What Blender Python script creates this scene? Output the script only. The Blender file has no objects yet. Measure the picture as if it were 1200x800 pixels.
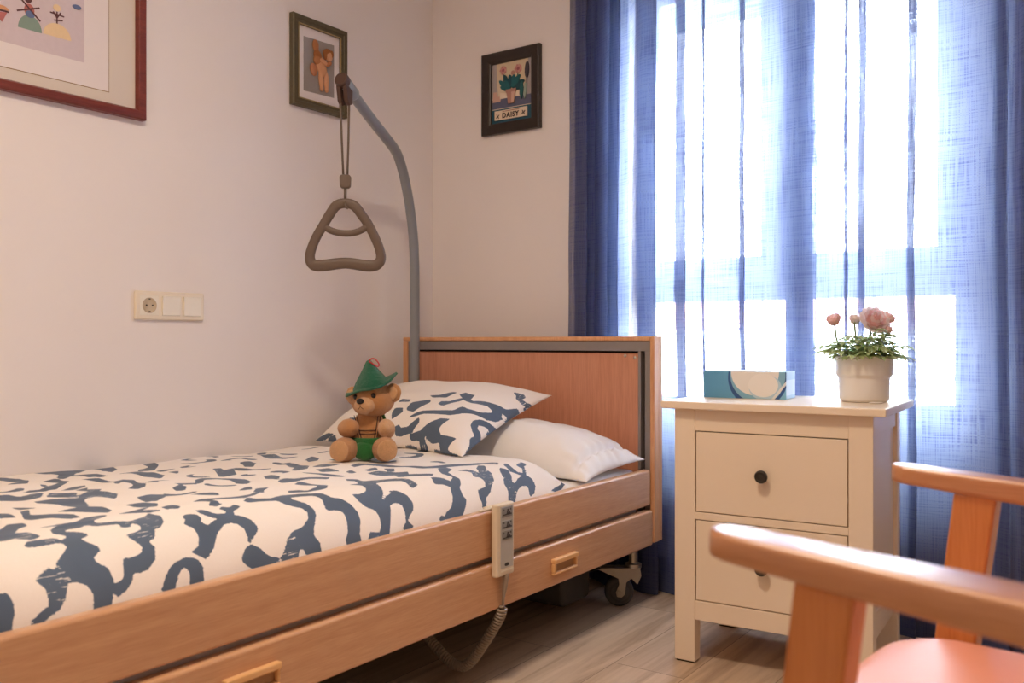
import bpy, bmesh, math, random
import numpy as np
from mathutils import Vector, Matrix, noise
from math import sin, cos, pi, radians

random.seed(7)
SC = bpy.context.scene
COL = SC.collection
V = Vector
# light settings
SKY, SUN, EXPO = 34.0, 8.0, 0.36
LAMP, LAMP_POS, LAMP_COL = 25.0, (1.55, -2.05, 2.46), (1.0, 0.80, 0.60)
FILL_LAMP, FILL_LAMP_POS = 5.0, (1.2, -3.6, 2.46)  # unseen fill, added to light faces turned towards the camera

# ------------------------------------------------------------------ materials
def rgb(r, g, b):
    """8 bit sRGB to linear"""
    f = lambda c: (c / 12.92) if c <= 0.04045 else ((c + 0.055) / 1.055) ** 2.4
    return (f(r / 255), f(g / 255), f(b / 255), 1.0)

class NT:
    def __init__(self, name):
        self.m = bpy.data.materials.new(name)
        self.m.use_nodes = True
        self.t = self.m.node_tree
        self.t.nodes.clear()
        self.out = self.t.nodes.new('ShaderNodeOutputMaterial')
    def n(self, kind, **kw):
        nd = self.t.nodes.new('ShaderNode' + kind)
        for k, v in kw.items():
            if k.startswith('i_'):
                nd.inputs[k[2:].replace('_', ' ')].default_value = v
            else:
                setattr(nd, k, v)
        return nd
    def l(self, a, b):
        self.t.links.new(a, b)
    def math(self, op, a, b=None, c=None):
        nd = self.n('Math', operation=op)
        for i, v in enumerate((a, b, c)):
            if v is None: continue
            if isinstance(v, (int, float)): nd.inputs[i].default_value = v
            else: self.l(v, nd.inputs[i])
        return nd.outputs[0]
    def mix(self, fac, a, b, blend='MIX'):
        nd = self.n('Mix', data_type='RGBA', blend_type=blend)
        for i, v in ((0, fac), (6, a), (7, b)):
            if isinstance(v, (int, float, tuple)): nd.inputs[i].default_value = v
            else: self.l(v, nd.inputs[i])
        return nd.outputs[2]
    def ramp(self, fac, *stops):
        nd = self.n('ValToRGB')
        e = nd.color_ramp.elements
        while len(e) < len(stops): e.new(0.5)
        for el, (p, c) in zip(e, stops):
            el.position = p; el.color = c
        self.l(fac, nd.inputs[0])
        return nd.outputs[0]
    def coords(self, scale=(1, 1, 1), which='Object', rot=(0, 0, 0)):
        tc = self.n('TexCoord')
        mp = self.n('Mapping')
        mp.inputs['Scale'].default_value = scale
        mp.inputs['Rotation'].default_value = rot
        self.l(tc.outputs[which], mp.inputs[0])
        return mp.outputs[0]
    def noise(self, vec, scale=5, detail=3, rough=0.5):
        nd = self.n('TexNoise')
        nd.inputs['Scale'].default_value = scale
        nd.inputs['Detail'].default_value = detail
        nd.inputs['Roughness'].default_value = rough
        if vec is not None: self.l(vec, nd.inputs['Vector'])
        return nd.outputs[0]
    def bump(self, h, strength=0.2, dist=0.002):
        nd = self.n('Bump')
        nd.inputs['Strength'].default_value = strength
        nd.inputs['Distance'].default_value = dist
        self.l(h, nd.inputs['Height'])
        return nd.outputs[0]
    def pbr(self, col, rough=0.5, metal=0.0, normal=None, spec=0.5, sheen=0.0, coat=0.0):
        p = self.n('BsdfPrincipled')
        if isinstance(col, tuple): p.inputs['Base Color'].default_value = col
        else: self.l(col, p.inputs['Base Color'])
        if isinstance(rough, (int, float)): p.inputs['Roughness'].default_value = rough
        else: self.l(rough, p.inputs['Roughness'])
        p.inputs['Metallic'].default_value = metal
        p.inputs['Specular IOR Level'].default_value = spec
        p.inputs['Sheen Weight'].default_value = sheen
        p.inputs['Coat Weight'].default_value = coat
        p.inputs['Coat Roughness'].default_value = 0.26
        if normal is not None: self.l(normal, p.inputs['Normal'])
        self.l(p.outputs[0], self.out.inputs[0])
        return self.m

def plain(name, col, rough=0.5, metal=0.0, spec=0.5, var=0.06, scale=30, bump=0.0, sheen=0.0):
    t = NT(name)
    n = t.noise(t.coords(), scale, 3)
    dark = tuple(c * (1 - var) for c in col[:3]) + (1,)
    lite = tuple(min(c * (1 + var), 1) for c in col[:3]) + (1,)
    c = t.mix(n, dark, lite)
    nm = t.bump(n, bump, 0.002) if bump else None
    return t.pbr(c, rough, metal, nm, spec, sheen)

def wood(name, base, dark, axis='Y', rough=0.35, fine=1.0, coat=0.0, amount=1.0):
    t = NT(name)
    sc = {'X': (2.5, 60, 60), 'Y': (60, 2.5, 60), 'Z': (60, 60, 2.5)}[axis]
    sc = tuple(s * fine for s in sc)
    v = t.coords(sc)
    n1 = t.noise(v, 1.0, 5, 0.65)
    sc2 = {'X': (20, 420, 420), 'Y': (420, 20, 420), 'Z': (420, 420, 20)}[axis]
    n2 = t.noise(t.coords(sc2), 1.0, 2, 0.5)
    f = t.math('MULTIPLY', t.math('ADD', t.math('MULTIPLY', n1, 0.65), t.math('MULTIPLY', n2, 0.45)), 1.0)
    c = t.ramp(f, (0.5 - 0.22 * amount, dark), (0.5 + 0.15 / amount, base))
    nm = t.bump(n2, 0.08, 0.0006)
    return t.pbr(c, rough, 0, nm, 0.5, 0, coat)

M = {}
M['wall'] = None
def build_mats():
    # painted plaster
    t = NT('wall_paint')
    n = t.noise(t.coords(), 6, 4)
    n2 = t.noise(t.coords(), 140, 3)
    c = t.mix(n, rgb(234, 228, 225), rgb(237, 231, 228))
    M['wall'] = t.pbr(c, 0.75, 0, t.bump(n2, 0.06, 0.001), 0.3)
    M['ceiling'] = plain('ceiling_paint', rgb(235, 230, 225), 0.8, var=0.01)
    # laminate floor
    t = NT('laminate')
    v = t.coords((1, 1, 1), 'Object', (0, 0, pi / 2))
    br = t.n('TexBrick'); t.l(v, br.inputs['Vector'])
    br.offset = 0.37
    br.inputs['Color1'].default_value = (0.25, 0.25, 0.25, 1)
    br.inputs['Color2'].default_value = (0.75, 0.75, 0.75, 1)
    br.inputs['Mortar'].default_value = (0, 0, 0, 1)
    br.inputs['Scale'].default_value = 1.0
    br.inputs['Mortar Size'].default_value = 0.0012
    br.inputs['Brick Width'].default_value = 1.28
    br.inputs['Row Height'].default_value = 0.19
    mp = t.n('Mapping'); mp.inputs['Scale'].default_value = (26, 1.6, 1)
    tc = t.n('TexCoord'); t.l(tc.outputs['Object'], mp.inputs[0])
    off = t.n('VectorMath', operation='ADD'); t.l(mp.outputs[0], off.inputs[0])
    comb = t.n('CombineXYZ'); t.l(t.math('MULTIPLY', br.outputs[0], 17.0), comb.inputs[0]); t.l(t.math('MULTIPLY', br.outputs[0], 9.0), comb.inputs[1])
    t.l(comb.outputs[0], off.inputs[1])
    nd = t.n('TexNoise'); nd.inputs['Scale'].default_value = 1.0; nd.inputs['Detail'].default_value = 6; nd.inputs['Roughness'].default_value = 0.62
    nd.inputs['Distortion'].default_value = 0.8
    t.l(off.outputs[0], nd.inputs['Vector'])
    grain = t.ramp(nd.outputs[0], (0.30, rgb(176, 154, 132)), (0.5, rgb(208, 188, 166)), (0.72, rgb(224, 206, 186)))
    tone = t.mix(br.outputs[0], rgb(215, 205, 195), rgb(255, 250, 245))
    c = t.mix(1.0, grain, tone, 'MULTIPLY')
    seam = t.math('GREATER_THAN', br.outputs['Fac'], 0.5)
    c = t.mix(t.math('MULTIPLY', seam, 0.6), c, rgb(80, 62, 48))
    M['floor'] = t.pbr(c, 0.42, 0, t.bump(nd.outputs[0], 0.06, 0.001), 0.4)
    # woods
    M['beech'] = wood('beech_rail', rgb(212, 166, 126), rgb(190, 140, 102), 'Y', 0.34, coat=0.35, amount=0.8)
    M['beech_z'] = wood('beech_edge', rgb(220, 168, 124), rgb(196, 138, 96), 'Z', 0.34, amount=0.8)
    M['beech_x'] = wood('beech_top', rgb(219, 160, 112), rgb(192, 128, 84), 'X', 0.34, amount=0.8)
    M['panel'] = wood('headboard_panel', rgb(206, 146, 116), rgb(184, 122, 94), 'Z', 0.42, 1.6, amount=0.9)
    M['chairwood'] = wood('lacquered_beech', rgb(192, 136, 92), rgb(168, 108, 66), 'Y', 0.36, 0.6, 0.9, amount=0.8)
    M['chairpost'] = wood('lacquered_beech_post', rgb(204, 132, 72), rgb(180, 106, 52), 'Z', 0.26, 0.6, 0.3, amount=0.8)
    M['gripwood'] = plain('tan_grip', rgb(226, 178, 122), 0.35)
    M['griphole'] = plain('tan_grip_inside', rgb(170, 130, 90), 0.5)
    # metals, plastics
    M['greymetal'] = plain('grey_powder_coat', rgb(134, 127, 126), 0.42, 0.0, 0.5, 0.03)
    M['polegrey'] = plain('grey_lacquer_tube', rgb(136, 140, 144), 0.3, 0.0, 0.5, 0.03)
    M['chrome'] = plain('dull_chrome', rgb(190, 185, 175), 0.3, 0.9, 0.5, 0.03)
    M['zinc'] = plain('zinc_fork', rgb(168, 158, 142), 0.45, 0.4, 0.5, 0.05)
    M['rubber'] = plain('grey_tyre', rgb(66, 64, 63), 0.6)
    M['blackm'] = plain('black_steel', rgb(30, 29, 29), 0.5)
    M['brownplastic'] = plain('brown_plastic_cap', rgb(78, 55, 48), 0.45)
    M['taupe'] = plain('taupe_grip_plastic', rgb(104, 88, 77), 0.5, var=0.04)
    M['cord'] = plain('taupe_cord', rgb(104, 90, 78), 0.8, scale=600, var=0.3)
    M['beige'] = plain('beige_plastic', rgb(222, 208, 184), 0.4, var=0.02)
    M['palegrey'] = plain('pale_grey_label', rgb(182, 180, 174), 0.45, var=0.02)
    M['buttongrey'] = plain('grey_button', rgb(138, 138, 136), 0.5, var=0.05)
    M['inkdark'] = plain('dark_print', rgb(50, 48, 50), 0.6)
    M['coil'] = plain('warm_grey_cable', rgb(150, 136, 120), 0.45, var=0.04)
    M['ivory'] = plain('ivory_plastic', rgb(232, 220, 198), 0.3, var=0.015)
    M['ivory2'] = plain('ivory_rocker', rgb(236, 228, 210), 0.22, var=0.015)
    M['socket'] = plain('socket_well', rgb(196, 178, 150), 0.4, var=0.02)
    M['hole'] = plain('dark_hole', rgb(38, 30, 25), 0.6)
    # furniture
    M['whitepaint'] = plain('white_satin_paint', rgb(234, 218, 197), 0.38, var=0.012, scale=12)  # cream tint puts warm bounced light into the white paint
    M['knob'] = plain('dark_bronze_knob', rgb(58, 54, 50), 0.4, 0.5)
    M['gapdark'] = plain('gap_shade_and_pad', rgb(40, 32, 26), 0.8)  # shade of narrow gaps put into a colour; foot pads share it
    M['salmon'] = plain('salmon_vinyl', rgb(224, 150, 124), 0.38, var=0.02, scale=120, bump=0.05)
    M['pvc'] = plain('white_window_profile', rgb(232, 234, 236), 0.35, var=0.01)
    M['sill'] = plain('pale_stone_sill', rgb(220, 216, 210), 0.4, var=0.03)
    M['potwhite'] = plain('white_ceramic', rgb(232, 229, 225), 0.35, var=0.01)
    M['soil'] = plain('soil', rgb(70, 52, 40), 0.95, scale=200, var=0.3)
    # textile whites
    t = NT('white_cotton')
    n = t.noise(t.coords((1, 1, 1)), 9, 4)
    w = t.noise(t.coords((90, 4, 40)), 1, 3)
    c = t.mix(n, rgb(232, 228, 224), rgb(244, 241, 238))
    M['cotton'] = t.pbr(c, 0.85, 0, t.bump(t.math('ADD', n, t.math('MULTIPLY', w, 0.25)), 0.35, 0.006), 0.2, 0.2)
    # printed cotton: 'ink' attribute is the signed distance in metres to the printed brush strokes
    def printed(name, streak):
        t = NT(name)
        at = t.n('Attribute', attribute_name='ink')
        uv = t.n('Attribute', attribute_name='flat')
        mp = t.n('Mapping'); t.l(uv.outputs['Vector'], mp.inputs[0]); mp.inputs['Scale'].default_value = (260, 260, 1)
        edge = t.noise(mp.outputs[0], 1.0, 3, 0.6)
        mp2 = t.n('Mapping'); t.l(uv.outputs['Vector'], mp2.inputs[0]); mp2.inputs['Scale'].default_value = streak
        mp2.inputs['Rotation'].default_value = (0, 0, 0.35)
        st = t.noise(mp2.outputs[0], 1.0, 3, 0.6)
        big = t.noise(uv.outputs['Vector'], 7.0, 1)
        d = t.math('ADD', at.outputs['Fac'], t.math('MULTIPLY', t.math('SUBTRACT', edge, 0.5), 0.006))
        ink = t.math('MULTIPLY', t.math('LESS_THAN', d, 0.0022), 1.0)
        dry = t.math('MULTIPLY', t.math('GREATER_THAN', st, 0.62), t.math('GREATER_THAN', big, 0.60))
        near = t.math('GREATER_THAN', d, -0.012)
        ink = t.math('MULTIPLY', ink, t.math('SUBTRACT', 1.0, t.math('MULTIPLY', dry, near)))
        tone = t.mix(big, rgb(78, 92, 112), rgb(96, 112, 132))
        base = t.mix(edge, rgb(236, 228, 220), rgb(243, 236, 229))
        c = t.mix(ink, base, tone)
        fold = t.noise(uv.outputs['Vector'], 6.0, 4)
        M[name] = t.pbr(c, 0.85, 0, t.bump(fold, 0.5, 0.012), 0.2, 0.15)
    printed('printed_duvet', (30, 300, 1))
    printed('printed_pillowcase', (300, 30, 1))
    # curtain linen: open weave, threads pass diffuse light
    t = NT('blue_linen_voile')
    uv = t.n('UVMap', uv_map='weave')
    def stretched(s, detail=2):
        mp = t.n('Mapping'); t.l(uv.outputs[0], mp.inputs[0]); mp.inputs['Scale'].default_value = s
        return t.noise(mp.outputs[0], 1.0, detail, 0.6)
    a = stretched((300, 6, 1)); b = stretched((7, 280, 1)); cl = stretched((5, 3, 1), 3)
    w = t.math('ADD', t.math('MULTIPLY', a, 0.5), t.math('MULTIPLY', b, 0.5))
    w = t.math('ADD', w, t.math('MULTIPLY', t.math('SUBTRACT', cl, 0.5), 0.08))
    op = t.n('MapRange'); t.l(w, op.inputs[0])
    op.inputs[1].default_value = 0.34; op.inputs[2].default_value = 0.64
    op.inputs[3].default_value = 0.58; op.inputs[4].default_value = 0.99
    tr = t.n('BsdfTransparent'); tr.inputs[0].default_value = (1, 1, 1, 1)
    tl = t.n('BsdfTranslucent'); tl.inputs[0].default_value = CURTAIN_T
    slub = t.n('MapRange'); t.l(w, slub.inputs[0]); slub.inputs[1].default_value = 0.44; slub.inputs[2].default_value = 0.62
    t.l(t.mix(slub.outputs[0], CURTAIN_T, (0.06, 0.09, 0.20, 1)), tl.inputs[0])
    df = t.n('BsdfDiffuse'); df.inputs[0].default_value = CURTAIN_D
    m1 = t.n('MixShader'); m1.inputs[0].default_value = 0.5
    t.l(tl.outputs[0], m1.inputs[2]); t.l(df.outputs[0], m1.inputs[1])
    m2 = t.n('MixShader'); t.l(op.outputs[0], m2.inputs[0]); t.l(tr.outputs[0], m2.inputs[1]); t.l(m1.outputs[0], m2.inputs[2])
    t.l(m2.outputs[0], t.out.inputs[0])
    M['curtain'] = t.m
    # window glass
    t = NT('clear_pane')
    g = t.n('BsdfGlossy'); g.inputs['Roughness'].default_value = 0.02
    tr = t.n('BsdfTransparent'); tr.inputs[0].default_value = (0.96, 0.98, 0.98, 1)
    mx = t.n('MixShader'); mx.inputs[0].default_value = 0.06
    t.l(tr.outputs[0], mx.inputs[1]); t.l(g.outputs[0], mx.inputs[2]); t.l(mx.outputs[0], t.out.inputs[0])
    M['glass'] = t.m
    # shutter slats, slightly translucent
    t = NT('pale_shutter')
    d = t.n('BsdfDiffuse'); d.inputs[0].default_value = rgb(220, 228, 220)
    tl = t.n('BsdfTranslucent'); tl.inputs[0].default_value = rgb(205, 220, 212)
    mx = t.n('MixShader'); mx.inputs[0].default_value = 0.45
    t.l(d.outputs[0], mx.inputs[1]); t.l(tl.outputs[0], mx.inputs[2]); t.l(mx.outputs[0], t.out.inputs[0])
    M['shutter'] = t.m
    # pictures
    M['redframe'] = wood('mahogany_frame', rgb(128, 58, 48), rgb(92, 36, 32), 'Y', 0.35, amount=0.8)
    M['oliveframe'] = plain('olive_bronze_frame', rgb(92, 84, 62), 0.4, 0.15, var=0.2, scale=90)
    M['goldbead'] = plain('gold_bead', rgb(168, 148, 104), 0.4, 0.3, var=0.3, scale=300)
    M['blackframe'] = plain('dark_brown_frame', rgb(46, 36, 32), 0.35, var=0.1)
    M['creammat'] = plain('cream_mat', rgb(216, 206, 194), 0.8, var=0.01)
    M['whitemat'] = plain('white_mat', rgb(228, 220, 218), 0.75, var=0.01)
    M['fillet'] = plain('gold_fillet', rgb(150, 122, 84), 0.5)
    P = dict(lav=(206, 192, 196), green=(128, 150, 138), yellow=(228, 202, 160), red=(178, 104, 98), dk=(92, 56, 62), blue=(96, 112, 150),
             greyb=(150, 142, 136), skin=(208, 152, 112), skin2=(184, 120, 80), hair=(150, 92, 46), wing=(170, 110, 66),
             sky=(214, 196, 168), sky2=(168, 160, 160), table=(92, 96, 122), teal=(28, 96, 104), teal2=(20, 70, 82), tealpanel=(38, 84, 104),
             pink=(198, 138, 134), pinkd=(150, 84, 92), clay=(176, 130, 116), clay2=(206, 168, 150), paper=(226, 208, 186), trowel=(64, 60, 74), blade=(150, 166, 156), ink=(54, 44, 46))
    for k, c in P.items():
        M['p_' + k] = plain('print_' + k, rgb(*c), 0.7, var=0.05, scale=80)
    # toy
    def plush(name, c):
        t = NT(name)
        n = t.noise(t.coords(), 210, 6, 0.75)
        n2 = t.noise(t.coords(), 40, 2)
        cc = t.mix(t.math('ADD', t.math('MULTIPLY', n, 0.7), t.math('MULTIPLY', n2, 0.3)), tuple(x * 0.55 for x in c[:3]) + (1,), tuple(min(1, x * 1.35) for x in c[:3]) + (1,))
        return t.pbr(cc, 0.9, 0, t.bump(n, 1.0, 0.006), 0.1, 0.35)
    M['plush'] = plush('tan_plush', rgb(206, 146, 92))
    M['plushlight'] = plush('light_plush', rgb(224, 172, 124))
    M['hatfelt'] = plush('green_felt', rgb(12, 104, 74))
    M['shortfelt'] = plush('green_cloth', rgb(40, 122, 56))
    M['eyeblack'] = plain('black_glossy_eye', rgb(22, 18, 18), 0.12)
    M['strapbrown'] = plain('dark_brown_strap', rgb(62, 38, 32), 0.7)
    M['redcord'] = plain('red_cord', rgb(176, 44, 54), 0.7)
    M['thread'] = plain('brown_thread', rgb(96, 58, 38), 0.8)
    # plant
    def thin(name, c, c2, sc):
        t = NT(name)
        n = t.noise(t.coords(), sc, 3)
        cc = t.mix(n, c, c2)
        d = t.n('BsdfDiffuse'); t.l(cc, d.inputs[0]); tl = t.n('BsdfTranslucent'); t.l(cc, tl.inputs[0])
        g = t.n('BsdfGlossy'); g.inputs['Roughness'].default_value = 0.4; g.inputs[0].default_value = (1, 1, 1, 1)
        m = t.n('MixShader'); m.inputs[0].default_value = 0.42; t.l(d.outputs[0], m.inputs[1]); t.l(tl.outputs[0], m.inputs[2])
        m2 = t.n('MixShader'); m2.inputs[0].default_value = 0.04; t.l(m.outputs[0], m2.inputs[1]); t.l(g.outputs[0], m2.inputs[2])
        t.l(m2.outputs[0], t.out.inputs[0])
        return t.m
    M['petal'] = thin('pink_petal', rgb(255, 248, 246), rgb(255, 240, 238), 60)
    M['petaldeep'] = thin('deep_pink_petal', rgb(255, 226, 224), rgb(252, 212, 210), 60)
    M['leaf'] = thin('green_leaf', rgb(142, 170, 104), rgb(208, 220, 174), 55)
    M['stem'] = plain('green_stem', rgb(104, 126, 82), 0.5)
    # tissue box: printed card
    t = NT('printed_tissue_box')
    tc = t.n('TexCoord'); sp = t.n('SeparateXYZ'); t.l(tc.outputs['Object'], sp.inputs[0])
    x, y, z = sp.outputs[0], sp.outputs[1], t.math('ADD', sp.outputs[2], 0.036)
    def disc(cx, cz, r, sx=1.0):
        dx = t.math('MULTIPLY', t.math('SUBTRACT', x, cx), sx); dz = t.math('SUBTRACT', z, cz)
        return t.math('LESS_THAN', t.math('ADD', t.math('MULTIPLY', dx, dx), t.math('MULTIPLY', dz, dz)), r * r)
    c = t.mix(t.math('MULTIPLY_ADD', x, 4.0, 0.5), rgb(78, 146, 190), rgb(124, 182, 212))
    c = t.mix(disc(0.035, 0.055, 0.078), c, rgb(44, 84, 140))
    c = t.mix(disc(0.035, 0.062, 0.072), c, rgb(126, 178, 206))
    c = t.mix(disc(0.028, 0.072, 0.063), c, rgb(226, 224, 220))
    c = t.mix(disc(0.055, 0.030, 0.034, 0.8), c, rgb(176, 206, 222))
    c = t.mix(disc(0.050, 0.036, 0.031, 0.8), c, rgb(232, 230, 226))
    c = t.mix(t.math('LESS_THAN', t.math('ABSOLUTE', t.math('SUBTRACT', t.math('SUBTRACT', x, 0.075), t.math('MULTIPLY', z, 0.8))), 0.004), c, rgb(225, 228, 228))
    side = t.math('GREATER_THAN', x, 0.1092)
    c = t.mix(side, c, t.mix(disc(0.11, 0.03, 0.02), rgb(150, 190, 214), rgb(190, 212, 226)))
    top = t.math('GREATER_THAN', z, 0.0715)
    c = t.mix(top, c, rgb(150, 188, 208))
    M['tissue'] = t.pbr(c, 0.4)
    M['tissuepaper'] = plain('tissue_paper', rgb(245, 245, 245), 0.9)
    # outside
    M['facade_pink'] = plain('pink_render', rgb(186, 146, 138), 0.9, var=0.05, scale=1)
    M['facade_white'] = plain('white_render', rgb(240, 238, 236), 0.9, var=0.02, scale=1)
    M['roofred'] = plain('clay_tiles', rgb(190, 140, 125), 0.9, var=0.1, scale=4)

CURTAIN_T = (0.30, 0.375, 0.56, 1)
CURTAIN_D = (0.14, 0.165, 0.33, 1)
build_mats()

# ------------------------------------------------------------------ object helpers
WORLD = {}
def root(name, label, cat, loc=(0, 0, 0), rotz=0.0, group=None):
    o = bpy.data.objects.new(name, None)
    COL.objects.link(o)
    o.empty_display_size = 0.05
    o.location = loc; o.rotation_euler = (0, 0, rotz)
    WORLD[o.name] = Matrix.Translation(V(loc)) @ Matrix.Rotation(rotz, 4, 'Z')
    tag(o, label, cat, group)
    return o
def tag(o, label, cat, group=None):
    o['label'] = label; o['category'] = cat
    if group: o['group'] = group
    return o
def structure(o):
    o['kind'] = 'structure'
    return o

def obj(name, bm, mat, parent=None, smooth=False, bevel=0.0, bev_seg=2, sub=0, local=False, label=None, solid=0.0, angle=40):
    """link one mesh object. Geometry is in world space, or in the root's own space when local is True (then parent needed)."""
    me = bpy.data.meshes.new(name)
    bm.normal_update()
    bm.to_mesh(me); bm.free()
    for m in (mat if isinstance(mat, (list, tuple)) else [mat]):
        me.materials.append(m)
    o = bpy.data.objects.new(name, me)
    COL.objects.link(o)
    # the root that owns this part (top of the chain)
    top = parent
    while top is not None and top.parent is not None: top = top.parent
    W = Matrix.Identity(4)
    if local: W = WORLD[top.name]
    n = len(me.vertices)
    co = np.empty(n * 3); me.vertices.foreach_get('co', co); co = co.reshape(-1, 3)
    Wn = np.array(W)
    if local:
        c0 = (co.min(0) + co.max(0)) / 2
        rot = Wn[:3, :3]
        cw = rot @ c0 + Wn[:3, 3]
        MW = Matrix.Translation(V(cw)) @ W.to_3x3().to_4x4()
        me.vertices.foreach_set('co', (co - c0).ravel())
    else:
        c0 = (co.min(0) + co.max(0)) / 2
        MW = Matrix.Translation(V(c0))
        me.vertices.foreach_set('co', (co - c0).ravel())
    if parent is not None:
        o.parent = parent
        L = WORLD[parent.name].inverted() @ MW
    else:
        L = MW
    o.matrix_basis = L
    WORLD[o.name] = MW
    if smooth:
        for p in me.polygons: p.use_smooth = True
    if solid:
        s = o.modifiers.new('thick', 'SOLIDIFY'); s.thickness = solid; s.offset = 0
    if bevel:
        b = o.modifiers.new('bevel', 'BEVEL'); b.width = bevel; b.segments = bev_seg; b.limit_method = 'ANGLE'; b.angle_limit = radians(angle)
        for p in me.polygons: p.use_smooth = True
        w = o.modifiers.new('wn', 'WEIGHTED_NORMAL'); w.keep_sharp = True
    if sub:
        s = o.modifiers.new('sub', 'SUBSURF'); s.levels = sub; s.render_levels = sub
    if label: o['label'] = label
    return o

def BM(): return bmesh.new()
def box(bm, x0, x1, y0, y1, z0, z1, mi=0, mat4=None):
    vs = [bm.verts.new(V(p) if mat4 is None else mat4 @ V(p)) for p in ((x0, y0, z0), (x1, y0, z0), (x1, y1, z0), (x0, y1, z0), (x0, y0, z1), (x1, y0, z1), (x1, y1, z1), (x0, y1, z1))]
    for f in ((0, 3, 2, 1), (4, 5, 6, 7), (0, 1, 5, 4), (1, 2, 6, 5), (2, 3, 7, 6), (3, 0, 4, 7)):
        bm.faces.new([vs[i] for i in f]).material_index = mi
    return bm
def frame_of(t, up):
    t = t.normalized()
    s = t.cross(up)
    if s.length < 1e-4: s = t.cross(V((1, 0, 0)))
    s.normalize()
    return s, s.cross(t).normalized()
def tube(bm, pts, r, n=12, closed=False, up=V((0, 0, 1)), aspect=(1, 1), caps=True, mi=0):
    pts = [V(p) for p in pts]
    N = len(pts); rings = []
    rr = r if isinstance(r, (list, tuple)) else [r] * N
    prev = None
    for i, p in enumerate(pts):
        if closed: t = pts[(i + 1) % N] - pts[i - 1]
        else: t = pts[min(i + 1, N - 1)] - pts[max(i - 1, 0)]
        t.normalize()
        if prev is None: s, u = frame_of(t, up)
        else:
            s = prev - t * prev.dot(t); s.normalize(); u = s.cross(t).normalized()
        prev = s
        rings.append([bm.verts.new(p + s * (cos(2 * pi * k / n) * rr[i] * aspect[0]) + u * (sin(2 * pi * k / n) * rr[i] * aspect[1])) for k in range(n)])
    for i in range(N if closed else N - 1):
        a, b = rings[i], rings[(i + 1) % N]
        off = 0
        if closed and i == N - 1:
            off = min(range(n), key=lambda o: sum((a[k].co - b[(k + o) % n].co).length for k in range(n)))
        for k in range(n):
            bm.faces.new((a[k], a[(k + 1) % n], b[(k + 1 + off) % n], b[(k + off) % n])).material_index = mi
    if caps and not closed:
        bm.faces.new(rings[0][::-1]).material_index = mi; bm.faces.new(rings[-1]).material_index = mi
    bmesh.ops.recalc_face_normals(bm, faces=bm.faces[:])
    return bm
def fixed_tube(bm, pts, normal, a, b, n=14, closed=True):
    """closed flat loop: a = half width in the plane, b = half depth along normal"""
    pts = [V(p) for p in pts]; N = len(pts); normal = normal.normalized(); rings = []
    aa = a if isinstance(a, (list, tuple)) else [a] * N
    for i, p in enumerate(pts):
        t = (pts[(i + 1) % N] - pts[i - 1]) if closed else (pts[min(i + 1, N - 1)] - pts[max(i - 1, 0)])
        t.normalize(); s = t.cross(normal).normalized()
        ring = []
        for k in range(n):
            c, d = cos(2 * pi * k / n), sin(2 * pi * k / n)
            c = math.copysign(abs(c) ** 0.7, c); d = math.copysign(abs(d) ** 0.7, d)
            ring.append(bm.verts.new(p + s * (c * aa[i]) + normal * (d * b)))
        rings.append(ring)
    for i in range(N if closed else N - 1):
        r0, r1 = rings[i], rings[(i + 1) % N]
        for k in range(n): bm.faces.new((r0[k], r0[(k + 1) % n], r1[(k + 1) % n], r1[k]))
    if not closed:
        bm.faces.new(rings[0][::-1]); bm.faces.new(rings[-1])
    bmesh.ops.recalc_face_normals(bm, faces=bm.faces[:])
    return bm
def catmull(pts, seg=8, closed=False):
    pts = [V(p) for p in pts]; N = len(pts); out = []
    for i in range(N if closed else N - 1):
        if closed: p0, p1, p2, p3 = pts[i - 1], pts[i], pts[(i + 1) % N], pts[(i + 2) % N]
        else: p0, p1, p2, p3 = pts[max(i - 1, 0)], pts[i], pts[i + 1], pts[min(i + 2, N - 1)]
        for k in range(seg):
            t = k / seg
            out.append(0.5 * ((2 * p1) + (-p0 + p2) * t + (2 * p0 - 5 * p1 + 4 * p2 - p3) * t * t + (-p0 + 3 * p1 - 3 * p2 + p3) * t ** 3))
    if not closed: out.append(pts[-1])
    return out
def lathe(bm, prof, n=32, mat4=None, mi=0):
    rings = []
    for r, z in prof:
        if r < 1e-6:
            p = V((0, 0, z)); rings.append([bm.verts.new(p if mat4 is None else mat4 @ p)])
        else:
            rings.append([bm.verts.new((lambda p: p if mat4 is None else mat4 @ p)(V((r * cos(2 * pi * k / n), r * sin(2 * pi * k / n), z)))) for k in range(n)])
    for a, b in zip(rings[:-1], rings[1:]):
        for k in range(n):
            k2 = (k + 1) % n
            if len(a) == 1 and len(b) == 1: continue
            if len(a) == 1: f = (a[0], b[k2], b[k])
            elif len(b) == 1: f = (a[k], a[k2], b[0])
            else: f = (a[k], a[k2], b[k2], b[k])
            bm.faces.new(f).material_index = mi
    bmesh.ops.recalc_face_normals(bm, faces=bm.faces[:])
    return bm
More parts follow.
